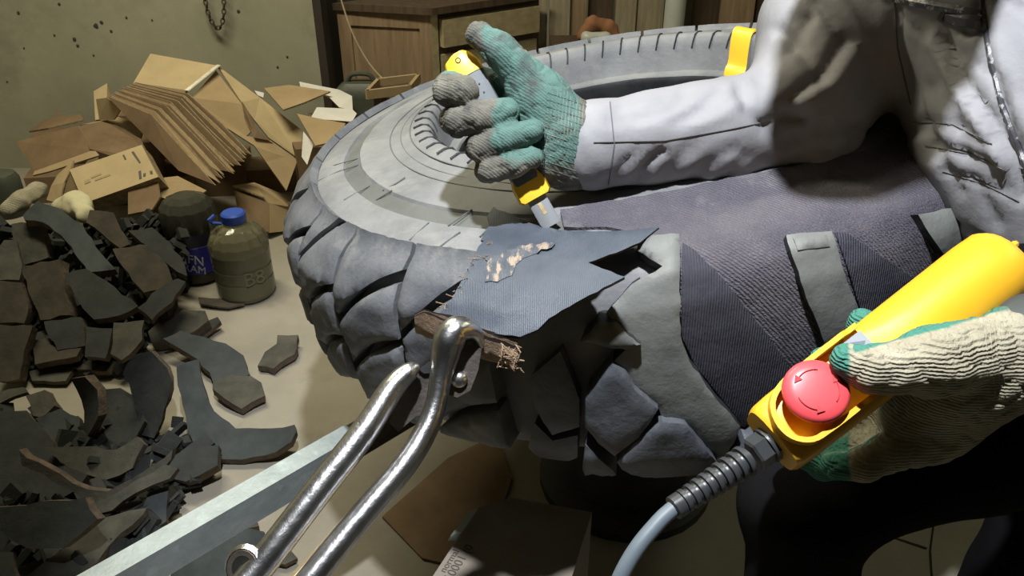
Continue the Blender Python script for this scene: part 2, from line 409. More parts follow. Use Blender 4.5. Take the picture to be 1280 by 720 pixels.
# stripped side: cords laid bare, remaining strips and lugs
tag(tyre_patch('exposed_ply', [(700, 262), (850, 236), (1000, 206), (1150, 172), (1200, 215), (1262, 320), (1255, 470), (1120, 530), (1000, 570), (925, 535), (880, 480), (851, 420), (846, 300), (760, 284), (705, 284)], .004, PLY, 14, 1, .002), 'bare torn cord fabric of purple grey weave')
tag(tyre_patch('dark_ply_layer', [(853, 303), (868, 312), (905, 350), (960, 420), (1016, 500), (975, 530), (928, 530), (870, 458), (852, 420)], .008, PLYD, 10, .5, .0008), 'smooth dark cord layer')
tag(tyre_patch('dark_ply_layer', [(1044, 290), (1060, 292), (1142, 348), (1120, 372), (1080, 402), (1060, 335)], .008, PLYD, 10, .5, .0008), 'smooth dark cord layer')
for pts, th in (([(796, 312), (800, 293), (849, 291), (851, 420), (862, 452), (890, 492), (926, 534), (905, 582), (893, 575), (857, 532), (828, 526), (822, 508), (792, 486), (781, 466), (765, 456), (790, 430), (757, 392), (790, 355), (828, 332)], .024),
                ([(983, 293), (1040, 288), (1052, 330), (1075, 390), (1078, 420), (1032, 430), (1008, 372), (995, 330)], .016),
                ([(1148, 268), (1190, 260), (1216, 290), (1222, 312), (1182, 320), (1168, 300)], .016)):
    tag(tyre_patch('buffed_strip', pts, th, [BUFF, DARKRUB], 9, 1.2), 'smooth buffed grey rubber strip')
for pts in ([(992, 297), (1034, 293), (1038, 308), (998, 312)],):
    tyre_patch('buffed_step', pts, .027 if pts[0][0] < 900 else .019, BUFF, 8, .5)
for pts in ([(731, 501), (765, 459), (781, 468), (793, 489), (823, 514), (799, 550), (768, 572), (748, 556), (731, 535)], [(771, 580), (793, 557), (828, 529), (857, 533), (893, 576), (925, 615), (842, 630), (813, 626), (795, 611), (784, 597)], [(731, 558), (748, 576), (775, 598), (773, 605), (727, 600)],
            [(905, 590), (960, 545), (1040, 560), (1080, 610), (960, 640), (930, 620)]):
    tyre_patch('tread_lug', pts, .036, LUG, 9, .5, .0018)
for pts in ([(664, 470), (700, 440), (724, 500), (724, 534), (690, 545), (668, 510)], [(668, 530), (690, 552), (722, 545), (722, 600), (690, 600), (660, 560)]):
    tyre_patch('tread_lug', pts, .018, LUG, 9, .5, .0018)
tag(tyre_patch('torn_rubber', [(725, 428), (744, 406), (768, 404), (801, 431), (782, 439), (742, 432)], .034, [GROOVE, DARKRUB], 6, 1.5, .004), 'torn rough rubber flap')
for pts in ([(392, 214), (420, 206), (447, 198)], [(398, 226), (424, 214), (448, 206)], [(478, 238), (494, 230), (506, 222)], [(470, 250), (490, 238)], [(560, 282), (590, 262)], [(600, 296), (622, 272)], [(545, 312), (575, 290)], [(430, 250), (462, 232)], [(512, 300), (536, 278)], [(620, 300), (640, 276)]):
    Q = [tyre_hit(x, y, .0008)[0] for x, y in pts]
    if all(q is not None for q in Q): MB().tube(Q, .0011, 5).build('scuff_line', GROOVE, tyre)
# bead ribs (small slits across the bead)
slit = None
for k in range(56):
    a = 2 * math.pi * k / 56; ca, sa = math.cos(a), math.sin(a)
    P = [TM @ Vector((r * ca - sa * t, r * sa + ca * t, z)) for r, z, t in ((.345, -.0025, 0), (.332, .0012, .001), (.3205, -.001, .003), (.3145, -.011, .005), (.311, -.024, .008))]
    MB().tube(P, .0017, 5).build('bead_rib', DARKRUB, tyre)
for q, z in ((.352, -.0065), (.368, -.0125), (.386, -.0145)):
    b = MB()
    b.tube([TM @ Vector((q * math.cos(2 * math.pi * k / 120), q * math.sin(2 * math.pi * k / 120), z)) for k in range(121)], .0011, 5); b.build('sidewall_ring', GROOVE, tyre)
# peeled flap, held away from the casing
def lifted(name, pts, liftf, th, m, step=9, jit=.8, wav=.003):
    P = resample(pts, step, jit, R); v, f, n = cdt(P, step); top, bot = [], []
    for q in v:
        h, nn = tyre_hit(q.x, q.y, 0.)
        if h is None: h = at(q.x, q.y, .9)
        r = ray(q.x, q.y); d = (h - EYE).dot(FWD) - liftf(q.x, q.y) + wav * noise.noise(Vector((q.x / 22, q.y / 22, 1)))
        p = EYE + r * d; top.append(p); bot.append(p + r * th + Vector((0, 0, -th * .4)))
    if True:
        a, b, c = (v[i] for i in f[0])
        if (b - a).cross(c - a) > 0: f = [t[::-1] for t in f]
    a, b, c = (top[i] for i in f[0])
    if (b - a).cross(c - a).dot(ray(600, 350)) > 0: f = [t[::-1] for t in f]
    VV, G, I = extrude(top, bot, f)
    return mk(name, VV, G, m, tyre, midx=I, angle=45)
lf = lambda x, y: .006 + .105 * max(0, (y - 268) / 155) ** 1.15 + .02 * max(0, (x - 700) / 120)
tag(lifted('peeled_flap', [(601, 300), (612, 281), (609, 270), (617, 258), (622, 262), (640, 268), (660, 278), (700, 288), (760, 289), (824, 284), (800, 303), (770, 316), (735, 328), (660, 318)], lf, .006, [FLAP, DARKRUB]), 'blue grey cord flap cut loose')
tag(lifted('peeled_flap', [(598, 308), (606, 300), (660, 316), (735, 328), (781, 346), (720, 378), (686, 398), (672, 412), (650, 421), (600, 414), (572, 404), (546, 396), (566, 372), (580, 345)], lambda x, y: lf(x, y) + .005, .008, [FLAP, DARKRUB]), 'blue grey cord flap cut loose')
tag(lifted('frayed_patch', [(604, 338), (614, 322), (636, 312), (664, 304), (694, 304), (672, 316), (650, 326), (640, 344), (622, 352), (606, 352)], lambda x, y: lf(x, y) + .0062, .0025, [PATCH, PATCH], 6, 2.5, .003), 'pale brown patch of frayed cord')
# layered edge gripped by the tongs
for i, (d0, m, y0) in enumerate(((.0, FRAY, 0), (-.003, DARKRUB, -4), (-.006, FRAY, -8), (-.009, DARKRUB, -12))):
    def L_(x, y): return lf(x, 418) - .006 + d0
    pts = [(518, 396 + y0 * .3), (530, 391 + y0 * .4), (570, 407 + y0), (610, 425 + y0), (647, 437 + y0), (642, 452 + y0), (604, 444 + y0), (560, 428 + y0), (519, 411 + y0 * .4)]
    tag(lifted('flap_edge', pts, lambda x, y: .120 + d0, .014, [m, m], 7, 1.2, .002), 'frayed brown layered edge' if m is FRAY else None)
b = MB()
for k in range(26):                                    # loose cord ends
    x = R.uniform(625, 645); y = R.uniform(430, 448); h, nn = tyre_hit(x, y, 0); p = h - ray(x, y) * (.125 + R.uniform(-.004, .008))
    b.tube([p, p + Vector((R.uniform(-.006, .01), R.uniform(-.008, 0), R.uniform(-.012, .004))), p + Vector((R.uniform(-.006, .018), R.uniform(-.01, 0), R.uniform(-.02, 0)))], .0008, 4)
for k in range(22):
    x = R.uniform(548, 620); y = 300 + (620 - x) * 1.3 + R.uniform(-8, 8); h, nn = tyre_hit(x, y, 0); p = h - ray(x, y) * (lf(x, y) + .004)
    b.tube([p, p + Vector((R.uniform(-.012, .004), R.uniform(-.006, 0), R.uniform(-.004, .006)))], .0006, 4)
tag(b.build('loose_cords', FRAY, tyre), kind='stuff')
# yellow strap over the bead
P = [TM @ Vector((r * math.cos(math.radians(41)), r * math.sin(math.radians(41)), z)) for r, z in ((.38, -.008), (.35, .0), (.333, .008), (.318, .004), (.308, -.02), (.300, -.05), (.29, -.06), (.28, -.09))]
tw = Vector((-math.sin(math.radians(41)), math.cos(math.radians(41)), 0)); b = MB(); V = []
for p in spline(P, 3): V += [p - tw * .02, p + tw * .02, p + tw * .02 + Vector((0, -.002, -.003)), p - tw * .02 + Vector((0, -.002, -.003))]
n = len(V) // 4
b.add(V, [(i * 4 + k, i * 4 + (k + 1) % 4, i * 4 + 4 + (k + 1) % 4, i * 4 + 4 + k) for i in range(n - 1) for k in range(4)])
tag(b.build('strap', YELK), 'yellow strap hanging over the far bead beside the grey sleeve', 'strap')

# stand under the tyre
ax = (TM.to_3x3() @ Vector((0, 0, 1))).normalized(); c0 = TM @ Vector((0, 0, -.361))
stand = thing('tyre_stand', 'dark steel stand carrying the tyre, a galvanised square tube reaching out left', 'stand', (c0.x, c0.y, 0))
MB().lathe(c0 - ax * .025, ax, [(.30, 0), (.37, .003), (.37, .022), (.36, .025)], 40).build('turntable', DARKRUB, stand)
MB().tube([(c0.x, c0.y, .03), (c0.x, c0.y, c0.z - .02)], .13, 20).build('column', DARKRUB, stand)
MB().lathe((c0.x, c0.y, .001), (0, 0, 1), [(.18, 0), (.18, .02), (.14, .035)], 28).build('base_plate', DARKRUB, stand)
A = at_z(128, 719, .385); B = at_z(440, 540, .385); dirb = (B - A).normalized(); A = A - dirb * .15
wid = dirb.cross(Vector((0, 0, 1))).normalized(); E = B + dirb * .28; mid = (A + B) / 2
MB().box(mid - Vector((0, 0, .02)), dirb * (B - A).length, wid * .034, Vector((0, 0, .05))).build('square_tube', GALV, stand, smooth=False)
MB().box((B + E) / 2 - Vector((0, 0, .02)), dirb * (E - B).length, wid * .032, Vector((0, 0, .046))).build('tube_socket', STEELD, stand, smooth=False)
MB().tube([E + Vector((0, 0, -.03)), (c0.x, c0.y, .30)], .035, 10).build('arm', STEELD, stand)

# ---------------------------------------------------------------- tongs
tg = thing('tongs', 'worn polished steel tongs gripping the peeled edge of the tyre', 'tongs', at(563, 472, .82))
h0 = (tyre_hit(604, 432, 0)[0] - EYE).dot(FWD) - .134
def TP(L, n=6): return spline([at(x, y, d) for x, y, d, r in L], n), lerpv([r for x, y, d, r in L], n)
P, Rr = TP([(603, 434, h0 + .004, .002), (598, 421, h0, .005), (588, 412, h0 - .006, .009), (572, 412, h0 - .012, .0125), (561, 426, h0 - .014, .0135), (556, 446, h0 - .012, .012), (551, 470, h0 - .014, .0095), (546, 500, h0 - .018, .0088), (534, 535, h0 - .026, .0096), (505, 582, h0 - .042, .0102), (440, 660, h0 - .07, .0105), (385, 728, h0 - .095, .0105), (350, 772, h0 - .11, .0105)])
MB().tube(P, [r * 1.18 for r in Rr], 14).build('handle', STEEL, tg)
P, Rr = TP([(524, 458, h0 - .012, .003), (512, 464, h0 - .014, .008), (490, 486, h0 - .02, .0105), (455, 540, h0 - .04, .0115), (400, 610, h0 - .065, .0118), (345, 682, h0 - .088, .0118), (318, 716, h0 - .098, .0118), (290, 750, h0 - .11, .0118)])
MB().tube(P, [r * 1.18 for r in Rr], 14).build('handle', STEEL, tg)
b = MB()
P, Rr = TP([(497, 596, h0 - .036, .003), (440, 664, h0 - .062, .005), (388, 722, h0 - .086, .005), (360, 757, h0 - .1, .005)])
b.tube([p - RT * .0135 + FWD * .002 for p in P], Rr, 8); tag(b.build('handle_edge', BRASS, tg), 'yellowed worn rear edge')
V = [(590, 418), (602, 436), (598, 462), (588, 488), (572, 497), (556, 492), (553, 470), (558, 440), (572, 420)]
def plate(name, pts, d, th, m, parent):
    P = resample(pts, 8, 0); f = [at(q.x, q.y, d) for q in P]; n = len(f); bk = [at(q.x, q.y, d + th) for q in P]
    return mk(name, f + bk, [tuple(range(n)), tuple(range(n, 2 * n))[::-1]] + [(i, n + i, n + (i + 1) % n, (i + 1) % n) for i in range(n)], m, parent, angle=50)
plate('jaw', V, h0 + .002, .016, STEELD, tg)
plate('jaw', [(524, 462), (540, 452), (550, 455), (556, 470), (552, 500), (542, 520), (520, 520), (498, 540), (486, 528), (500, 492)], h0 + .004, .014, STEELD, tg)
plate('jaw_tip', [(523, 462), (536, 452), (548, 451), (544, 466), (530, 467)], h0 - .001, .01, STEEL, tg)
MB().lathe(at(574, 474, h0 + .001), -ray(574, 474), [(.0085, 0), (.0085, .003), (.006, .006), (.002, .007)], 16).build('rivet', STEEL, tg)
e0 = at(303, 712, h0 - .106); b = MB(); b.lathe(e0 + FWD * .006, (-.25, -.75, .62), [(.012, -.02), (.019, -.004), (.02, 0), (.0165, .004)], 18); b.build('handle_collar', STEEL, tg)
b = MB(); b.lathe(e0 + FWD * .006 + Vector((-.25, -.75, .62)).normalized() * .003, (-.25, -.75, .62), [(.0160, 0), (.015, .0014), (.006, .0006)], 16); tag(b.build('handle_end', STEELD, tg), 'rough dark pitted end')

# ---------------------------------------------------------------- signed-distance bodies
def rcone(P, a, b, ra, rb):
    a = np.array(a, np.float32); b = np.array(b, np.float32); ab = b - a; d = P - a
    t = np.clip((d @ ab) / max(float(ab @ ab), 1e-9), 0, 1)
    return np.linalg.norm(d - t[..., None] * ab, axis=-1) - (ra + t * (rb - ra))
def smin(a, b, k):
    h = np.clip(.5 + .5 * (b - a) / k, 0, 1); return b + (a - b) * h - k * h * (1 - h)
def nets(groups, step, pad=.02, k_out=.01):
    """groups: list of (list of (a,b,ra,rb), k) -> surface of the smooth union (surface nets)"""
    pts = np.array([[*(q), r] for g, k in groups for (a, b, ra, rb) in g for q, r in ((a, ra), (b, rb))])
    lo = (pts[:, :3] - pts[:, 3:]).min(0) - pad; hi = (pts[:, :3] + pts[:, 3:]).max(0) + pad
    n = np.ceil((hi - lo) / step).astype(int) + 1
    G = np.stack(np.meshgrid(*[np.arange(m, dtype=np.float32) * step + l for m, l in zip(n, lo)], indexing='ij'), -1).astype(np.float32)
    D = None
    for g, k in groups:
        d = None
        for c in g:
            e = rcone(G, *c); d = e if d is None else smin(d, e, k)
        D = d if D is None else smin(D, d, k_out)
    s = D < 0
    cx = np.zeros(tuple(n - 1), np.int8)
    for i in (0, 1):
        for j in (0, 1):
            for k in (0, 1): cx += s[i:n[0] - 1 + i, j:n[1] - 1 + j, k:n[2] - 1 + k]
    act = (cx > 0) & (cx < 8); idx = -np.ones(act.shape, np.int64); I = np.argwhere(act); idx[act] = np.arange(len(I))
    sumv = np.zeros((len(I), 3)); cnt = np.zeros(len(I))
    cor = [(i, j, k) for i in (0, 1) for j in (0, 1) for k in (0, 1)]
    for a in cor:
        for ax_ in range(3):
            if a[ax_]: continue
            b2 = list(a); b2[ax_] = 1
            da = D[tuple((I + a).T)]; db = D[tuple((I + b2).T)]; mk_ = (da < 0) != (db < 0)
            t = np.where(mk_, da / np.where(mk_, da - db, 1), 0); p = np.array(a, float) + np.eye(3)[ax_] * t[:, None]
            sumv += p * mk_[:, None]; cnt += mk_
    V = (I + sumv / cnt[:, None]) * step + lo
    faces = []
    for ax_ in range(3):
        u, v = [(1, 2), (2, 0), (0, 1)][ax_]
        sl0 = [slice(None)] * 3; sl1 = [slice(None)] * 3; sl0[ax_] = slice(0, -1); sl1[ax_] = slice(1, None)
        A_, B_ = s[tuple(sl0)], s[tuple(sl1)]; E_ = np.argwhere(A_ != B_)
        E_ = E_[(E_[:, u] > 0) & (E_[:, v] > 0) & (E_[:, u] < n[u] - 1) & (E_[:, v] < n[v] - 1)]
        du = np.eye(3, dtype=int)[u]; dv = np.eye(3, dtype=int)[v]
        q = np.stack([idx[tuple((E_ - du - dv).T)], idx[tuple((E_ - dv).T)], idx[tuple(E_.T)], idx[tuple((E_ - du).T)]], 1)
        fl_ = B_[tuple(E_.T)]; q[fl_] = q[fl_][:, ::-1]; faces.append(q)
    return V, np.concatenate(faces)
def vnorm(V, Q):
    n = np.zeros_like(V); c = np.cross(V[Q[:, 2]] - V[Q[:, 0]], V[Q[:, 3]] - V[Q[:, 1]])
    for i in range(4): np.add.at(n, Q[:, i], c)
    return n / np.maximum(np.linalg.norm(n, axis=1, keepdims=True), 1e-12)
def body(name, groups, step, m, parent, disp=None, coat=None, k_out=.01, base=None):
    V, Q = nets(groups, step, k_out=k_out); N = vnorm(V, Q)
    if disp:
        V = V + N * np.array([disp(Vector(v), Vector(nn)) for v, nn in zip(V, N)])[:, None]
    o = mk(name, V.tolist(), Q.tolist(), m, parent, angle=180, base=base)
    if coat:
        at_ = o.data.attributes.new('coat', 'FLOAT', 'POINT'); at_.data.foreach_set('value', [float(coat(Vector(v), Vector(nn))) for v, nn in zip(V, N)])
    return o
def cc(*L):
    """chain of (px,py,depth,r) to cone list in world space"""
    q = [(at(x, y, d), r) for x, y, d, r in L]
    return [(tuple(a), tuple(b), ra, rb) for (a, ra), (b, rb) in zip(q[:-1], q[1:])]
SHR = (1118, -70, 1.08); ELR = (1005, 140, .985); WRR = (738, 180, .945)
CH = (1275, -30, .93); HP = (1440, 330, .86); NK = (1190, -150, .83); HD = (1080, -225, .69); SHL = (1470, -60, .86); ELL = (1500, 420, .74); WRL = (1275, 442, .672)
def s_(p, r): return (*p, r)
HPb = Vector((.74, .70, .80))
def wchain(*L): return [(tuple(a), tuple(b), ra, rb) for (a, ra), (b, rb) in zip(L[:-1], L[1:])]
hipL, hipR = Vector((.88, .66, .74)), Vector((.80, .62, .87))
# --- the person: one continuous body under the clothes
bodyg = [(cc(s_(HP, .13), s_(CH, .14)) + cc(s_(CH, .11), s_(NK, .055), s_(HD, .06)) + cc(s_(CH, .1), s_(SHR, .06), s_(ELR, .045), s_(WRR, .03), (690, 160, .945, .024)) + cc(s_(CH, .1), s_(SHL, .06), s_(ELL, .042), s_(WRL, .026), (1190, 470, .675, .02))
         + [(tuple(at(*HD) + Vector((0, 0, .02))), tuple(at(*HD) + Vector((-.03, -.03, -.04))), .085, .06), (tuple(at(*HD) + Vector((-.05, -.05, -.02))), tuple(at(*HD) + Vector((-.07, -.07, -.04))), .016, .012)]
         + wchain((at(*HP), .12), (hipL, .08), (Vector((.76, .77, .50)), .06), (Vector((.67, .72, .06)), .04), (Vector((.61, .88, .045)), .04))
         + wchain((at(*HP), .12), (hipR, .07), (Vector((.30, .60, .60)), .042), (Vector((.36, .55, .06)), .038), (Vector((.30, .72, .045)), .038)), .03)]
person = body('person', bodyg, .011, SKIN, None, k_out=.03, base=(.80, .62, 0))
tag(person, 'person in a grey padded jacket leaning over the tyre, knife in hand', 'person')
# hair, eyes (out of frame but part of the figure)
hd = at(*HD)
body('hair', [([(tuple(hd + Vector((.02, .02, .03))), tuple(hd + Vector((.0, .0, .05))), .092, .088)], .02)], .008, HAIR, person)
for sx_ in (-1, 1):
    c = hd + Vector((-.052, -.052, .012)) + Vector((.7, -.7, 0)) * .03 * sx_
    MB().lathe(c + Vector((-.012, -.012, -.004)), (-.7, -.7, -.2), [(.012, -.008), (.0125, 0), (.009, .006), (.004, .0085), (.0, .009)], 14).build('eye', WHT, person)
    MB().lathe(c + Vector((-.018, -.018, -.006)), (-.7, -.7, -.2), [(.005, 0), (.0045, .002), (.001, .0028)], 12).build('pupil', HAIR, person)
# --- jacket
jg = [(cc(s_(HP, .15), s_((1350, 150, .88), .155), s_(CH, .165)) + cc(s_(CH, .15), s_(NK, .075)) + cc(s_(CH, .14), s_(SHR, .10)) + cc(s_(CH, .14), s_(SHL, .10), s_(ELL, .062), s_((1355, 446, .69), .05)), .05),
      (cc(s_(SHR, .105), (1050, 40, 1.03, .098), s_(ELR, .076)) + cc(s_((995, 146, .98), .070), (905, 162, .965, .056), (742, 181, .945, .053)), .03)]
FOLDS = [([(760, 232), (782, 206), (800, 190)], 6, -.004), ([(798, 236), (812, 208), (830, 192)], 6, -.0045), ([(768, 136), (800, 122), (830, 116)], 6, -.003), ([(846, 152), (878, 136), (900, 110)], 7, -.004), ([(800, 150), (840, 138), (860, 118)], 6, -.003), ([(870, 160), (905, 145), (926, 128)], 7, .003), ([(832, 228), (845, 205), (862, 186)], 8, -.0035), ([(866, 224), (894, 202), (918, 186)], 9, -.004), ([(903, 224), (932, 196)], 8, -.003), ([(846, 226), (866, 204), (880, 190)], 8, .002), ([(884, 222), (910, 200)], 8, .002),
    ([(795, 236), (806, 210), (826, 190)], 6, -.004), ([(765, 150), (800, 140), (850, 120)], 9, -.003), ([(925, 108), (934, 136), (952, 152)], 8, -.008), ([(966, 158), (984, 142), (1002, 148)], 13, -.016), ([(990, 120), (1030, 88), (1052, 50)], 9, -.007), ([(1004, 130), (1046, 100), (1072, 60)], 8, .005),
    ([(985, 182), (1030, 160), (1080, 166), (1140, 160)], 9, -.009), ([(950, 92), (985, 62), (1012, 22)], 8, -.006), ([(1060, 150), (1090, 110), (1100, 60)], 9, -.006), ([(975, 40), (1000, 62), (1030, 100)], 8, -.006), ([(1020, 0), (1050, 40), (1085, 70)], 8, -.007), ([(1050, 0), (1080, 45), (1100, 80)], 7, .005),
    ([(1118, 0), (1122, 60), (1138, 130), (1160, 190)], 10, -.010), ([(1180, 46), (1202, 100), (1238, 150), (1266, 200), (1285, 245)], 7, -.010), ([(1170, 50), (1190, 100), (1224, 150), (1254, 205)], 10, .009), ([(1226, 0), (1238, 80), (1254, 130), (1276, 190)], 7, -.006), ([(1244, 60), (1260, 110), (1285, 160)], 14, .006),
    ([(1140, 152), (1190, 155), (1240, 180)], 4, -.004), ([(1156, 182), (1210, 192), (1258, 214)], 4, -.004), ([(1178, 214), (1230, 230), (1274, 252)], 4, -.004), ([(1160, 110), (1168, 180), (1200, 240)], 8, -.004), ([(1200, 160), (1214, 220), (1246, 280)], 8, -.004), ([(1180, 20), (1210, 40), (1226, 36)], 6, -.008)]
FO = [(np.array(p, float), w_, a_) for p, w_, a_ in FOLDS]
def wr(v, n):
    l = v - EYE; d = l.dot(FWD); px = 640 + F * l.x / d; py = 360 - F * l.dot(UP) / d
    a = noise.noise(v * 13) * .004 + .007 * (abs(noise.noise(Vector((v.x * 17 + v.z * 12, v.y * 7, v.z * 6 + 7)))) - .2)
    a -= .0035 * max(0, .12 - abs(noise.noise(Vector((v.x * 11 + v.z * 14, v.y * 6 + 3, v.z * 9))))) / .12 if px > 985 else 0
    f = -n.dot(l.normalized())
    if f > .1 and 700 < px < 1320 and -60 < py < 320:
        q = np.array((px, py)); k = min(1, (f - .1) * 3)
        for P, w_, a_ in FO:
            if px < P[:, 0].min() - 3 * w_ or px > P[:, 0].max() + 3 * w_ or py < P[:, 1].min() - 3 * w_ or py > P[:, 1].max() + 3 * w_: continue
            A, B_ = P[:-1], P[1:]; ab = B_ - A; t = np.clip(((q - A) * ab).sum(1) / (ab * ab).sum(1), 0, 1)
            dd = np.sqrt((((A + ab * t[:, None]) - q) ** 2).sum(1)).min()
            a += k * a_ * math.exp(-(dd / w_) ** 2)
    return a
jk = body('jacket', jg, .0065, JACK, person, disp=wr, k_out=.035)
JB = BVHTree.FromPolygons([Vector(v.co) + OFF['person'] for v in jk.data.vertices], [p.vertices[:] for p in jk.data.polygons])
def on_jacket(px, py):
    r = ray(px, py).normalized(); h = JB.ray_cast(EYE, r); return (h[0] - r * .001) if h[0] else None
def jline(name, pts, r, m, step=5, par=None):
    L = []
    for i in range(len(pts) - 1):
        a, b2 = Vector(pts[i]), Vector(pts[i + 1]); k = max(1, int((b2 - a).length / step))
        for j in range(k): L.append(a.lerp(b2, j / k))
    L.append(Vector(pts[-1])); Q = [q for q in (on_jacket(*p) for p in L) if q]
    if len(Q) > 2: return MB().tube(Q, r, 6).build(name, m, par or jk)
for pts in ([(742, 178), (830, 176), (905, 163), (950, 154)], [(762, 122), (768, 180), (760, 236)], [(1118, 0), (1122, 60), (1138, 130)]):
    jline('seam', pts, .0007, SEAM)
for pts in ([(1140, 152), (1190, 155), (1240, 180)], [(1156, 182), (1210, 192), (1258, 214)], [(1178, 214), (1230, 230), (1274, 252)]):
    jline('quilt_stitch', pts, .0005, SEAM)
jline('front_zip', [(1225, -30), (1228, 20), (1240, 80), (1252, 130), (1268, 170), (1290, 225)], .0028, ZIP)
pz = jline('pocket_zip', [(1118, -2), (1160, 6), (1195, 12), (1224, 18)], .005, ZIP)
jline('pocket_lining', [(1176, 16), (1200, 24), (1224, 28)], .008, ZIP)
# cuff of the left sleeve, trousers, boots
tag(body('sleeve_cuff', [(cc((1288, 434, .676, .046), (1350, 444, .69, .054)), .01)], .005, SLV, jk), 'dark cuff')
body('trousers', [(wchain((at(*HP) + Vector((0, 0, -.03)), .165), (hipL, .115), (Vector((.76, .77, .50)), .095), (Vector((.67, .72, .08)), .075)), .03), (wchain((at(*HP) + Vector((0, 0, -.03)), .165), (hipR, .10), (Vector((.46, .605, .685)), .066), (Vector((.30, .60, .60)), .06), (Vector((.36, .55, .08)), .064)), .03)], .01, TRO, person, disp=lambda v, n: noise.noise(v * 14) * .006, k_out=.05)
for p in ((.67, .72), (.36, .55)):
    body('boot', [(wchain((Vector((p[0], p[1], .10)), .055), (Vector((p[0], p[1], .045)), .044), (Vector((p[0] - .06, p[1] + .17, .042)), .042)), .03)], .007, BLACKP, person)
# --- right glove, closed on the knife
D0 = .925
palmR = cc((730, 180, .945, .036), (712, 172, .945, .041), (676, 150, .945, .036)) + cc((712, 205, .945, .033), (690, 200, .942, .032)) + cc((700, 165, .935, .036), (676, 125, .925, .030), (655, 98, .915, .0245)) + cc((676, 140, .958, .024), (628, 122, .968, .019)) + cc((690, 190, .957, .024), (648, 196, .958, .018))
thumbR = cc((655, 98, .915, .0245), (640, 78, .908, .0195), (624, 63, .903, .0185), (598, 44, .900, .0150))
indexR = cc((642, 112, .968, .018), (592, 100, .955, .0175), (568, 106, .935, .0175), (562, 111, .912, .0185), (580, 113, .897, .0175))
middleR = cc((645, 140, .968, .018), (590, 142, .952, .017), (568, 150, .932, .0165), (572, 153, .908, .0165), (600, 147, .897, .0175), (634, 139, .894, .0145))
ringR = cc((650, 168, .962, .017), (612, 178, .95, .0165), (598, 184, .93, .016), (602, 184, .906, .016), (632, 174, .896, .0165), (664, 164, .893, .014))
pinkyR = cc((655, 194, .955, .015), (622, 208, .945, .015), (610, 212, .928, .0145), (616, 212, .908, .0145), (642, 205, .899, .0145), (666, 197, .896, .0125))
def glove_disp(v, n): return noise.noise(v * 36) * .0022 + noise.noise(v * 95) * .0009 - .0016 * max(0, .16 - abs(noise.noise(v * 55 + Vector((3, 1, 7))))) / .16
kA, kB = at(573, 76, D0), at(690, 282, D0)
def coatR(v, n):
    # green latex covers palm and finger pads, grey knit on the back and at the wrist
    l = (v - EYE); d = l.dot(FWD); px = 640 + F * l.x / d; py = 360 - F * l.dot(UP) / d
    f = .95 + noise.noise(v * 26) * .3 + (-n.y - .3) * .3
    f -= max(0, (px - 715) / 16)
    if py > 92 and px < 645: f -= max(0, (632 - px) / 22)
    if py > 185: f -= (py - 185) / 30
    if py < 66: f -= .35 + max(0, (612 - px) / 25)
    return max(0, min(1, f))
glR = body('glove', [(palmR, .02), (thumbR, .008), (indexR, .006), (middleR, .006), (ringR, .006), (pinkyR, .006)], .0024, GLR, person, glove_disp, coatR, k_out=.0035)
tag(glR, 'green coated glove closed on the knife')
# raised latex lattice on the palm
GB = BVHTree.FromPolygons([Vector(v.co) + OFF['person'] for v in glR.data.vertices], [p.vertices[:] for p in glR.data.polygons])
b = MB()
for fam in (0, 1):
    for k in range(12):
        L = []
        for j in range(14):
            u, v = (j / 13, k / 11) if fam == 0 else (k / 11, j / 13)
            px, py = 684 + u * 48 - v * 8, 116 + v * 92 + (u * 16 if fam == 0 else 0) - (14 * u if fam else 0)
            r = ray(px, py).normalized(); h = GB.ray_cast(EYE, r)
            if h[0] and px < 733: L.append(h[0])
        if len(L) > 3: b.tube(L, .0006, 4)
LATT = mat('latex_lattice', (.06, .13, .115), (.20, .20, .16), scale=24, rough=.6, bump=0)
b.build('latex_lattice', LATT, glR)
# --- left glove under and over the control box
palmL = cc((1288, 447, .68, .04), (1255, 445, .672, .037), (1195, 470, .68, .036), (1140, 520, .705, .03)) + cc((1240, 470, .685, .034), (1170, 535, .715, .03))
thumbL = cc((1225, 440, .655, .030), (1165, 452, .640, .027), (1115, 460, .632, .0195), (1085, 462, .630, .017), (1058, 450, .632, .0135))
fL = [cc((1140, 520, .71, .022), (1105, 500, .735, .018), (1080, 440, .745, .016), (1076, 402, .735, .0125)),
      cc((1150, 535, .72, .022), (1085, 545, .742, .0185), (1040, 500, .76, .016), (1030, 450, .755, .0125)),
      cc((1155, 545, .715, .024), (1090, 562, .725, .019), (1030, 575, .735, .017), (985, 560, .745, .0145)),
      cc((1165, 550, .705, .022), (1115, 565, .70, .0175), (1078, 580, .700, .015), (1045, 582, .708, .013))]
def coatL(v, n):
    l = (v - EYE); d = l.dot(FWD); px = 640 + F * l.x / d; py = 360 - F * l.dot(UP) / d
    edge = 452 - (px - 1045) * .28
    a = max(0, min(1, (edge - py) / 10)) if px > 1066 else max(0, min(1, (1066 - px) / 14 + .2))
    if py < 425 and px < 1110: a = 1
    if n.y > .35 and py > 470: a = 0.6
    return a
glL = body('glove', [(palmL, .02), (thumbL, .010)] + [(f, .006) for f in fL], .0024, GLL, person, glove_disp, coatL, k_out=.006)
tag(glL, 'beige knitted glove holding the control box')
for i, x in enumerate((1234, 1240, 1246, 1252)):         # ribs of the knitted wrist
    Q = []
    LB = BVHTree.FromPolygons([Vector(v.co) + OFF['person'] for v in glL.data.vertices], [p.vertices[:] for p in glL.data.polygons]) if i == 0 else LB
    for y in range(400, 500, 5):
        h = LB.ray_cast(EYE, ray(x + (y - 440) * .08, y).normalized())
        if h[0]: Q.append(h[0])
    if len(Q) > 3: MB().tube(Q, .0006, 5).build('wrist_rib', GLL, glL)

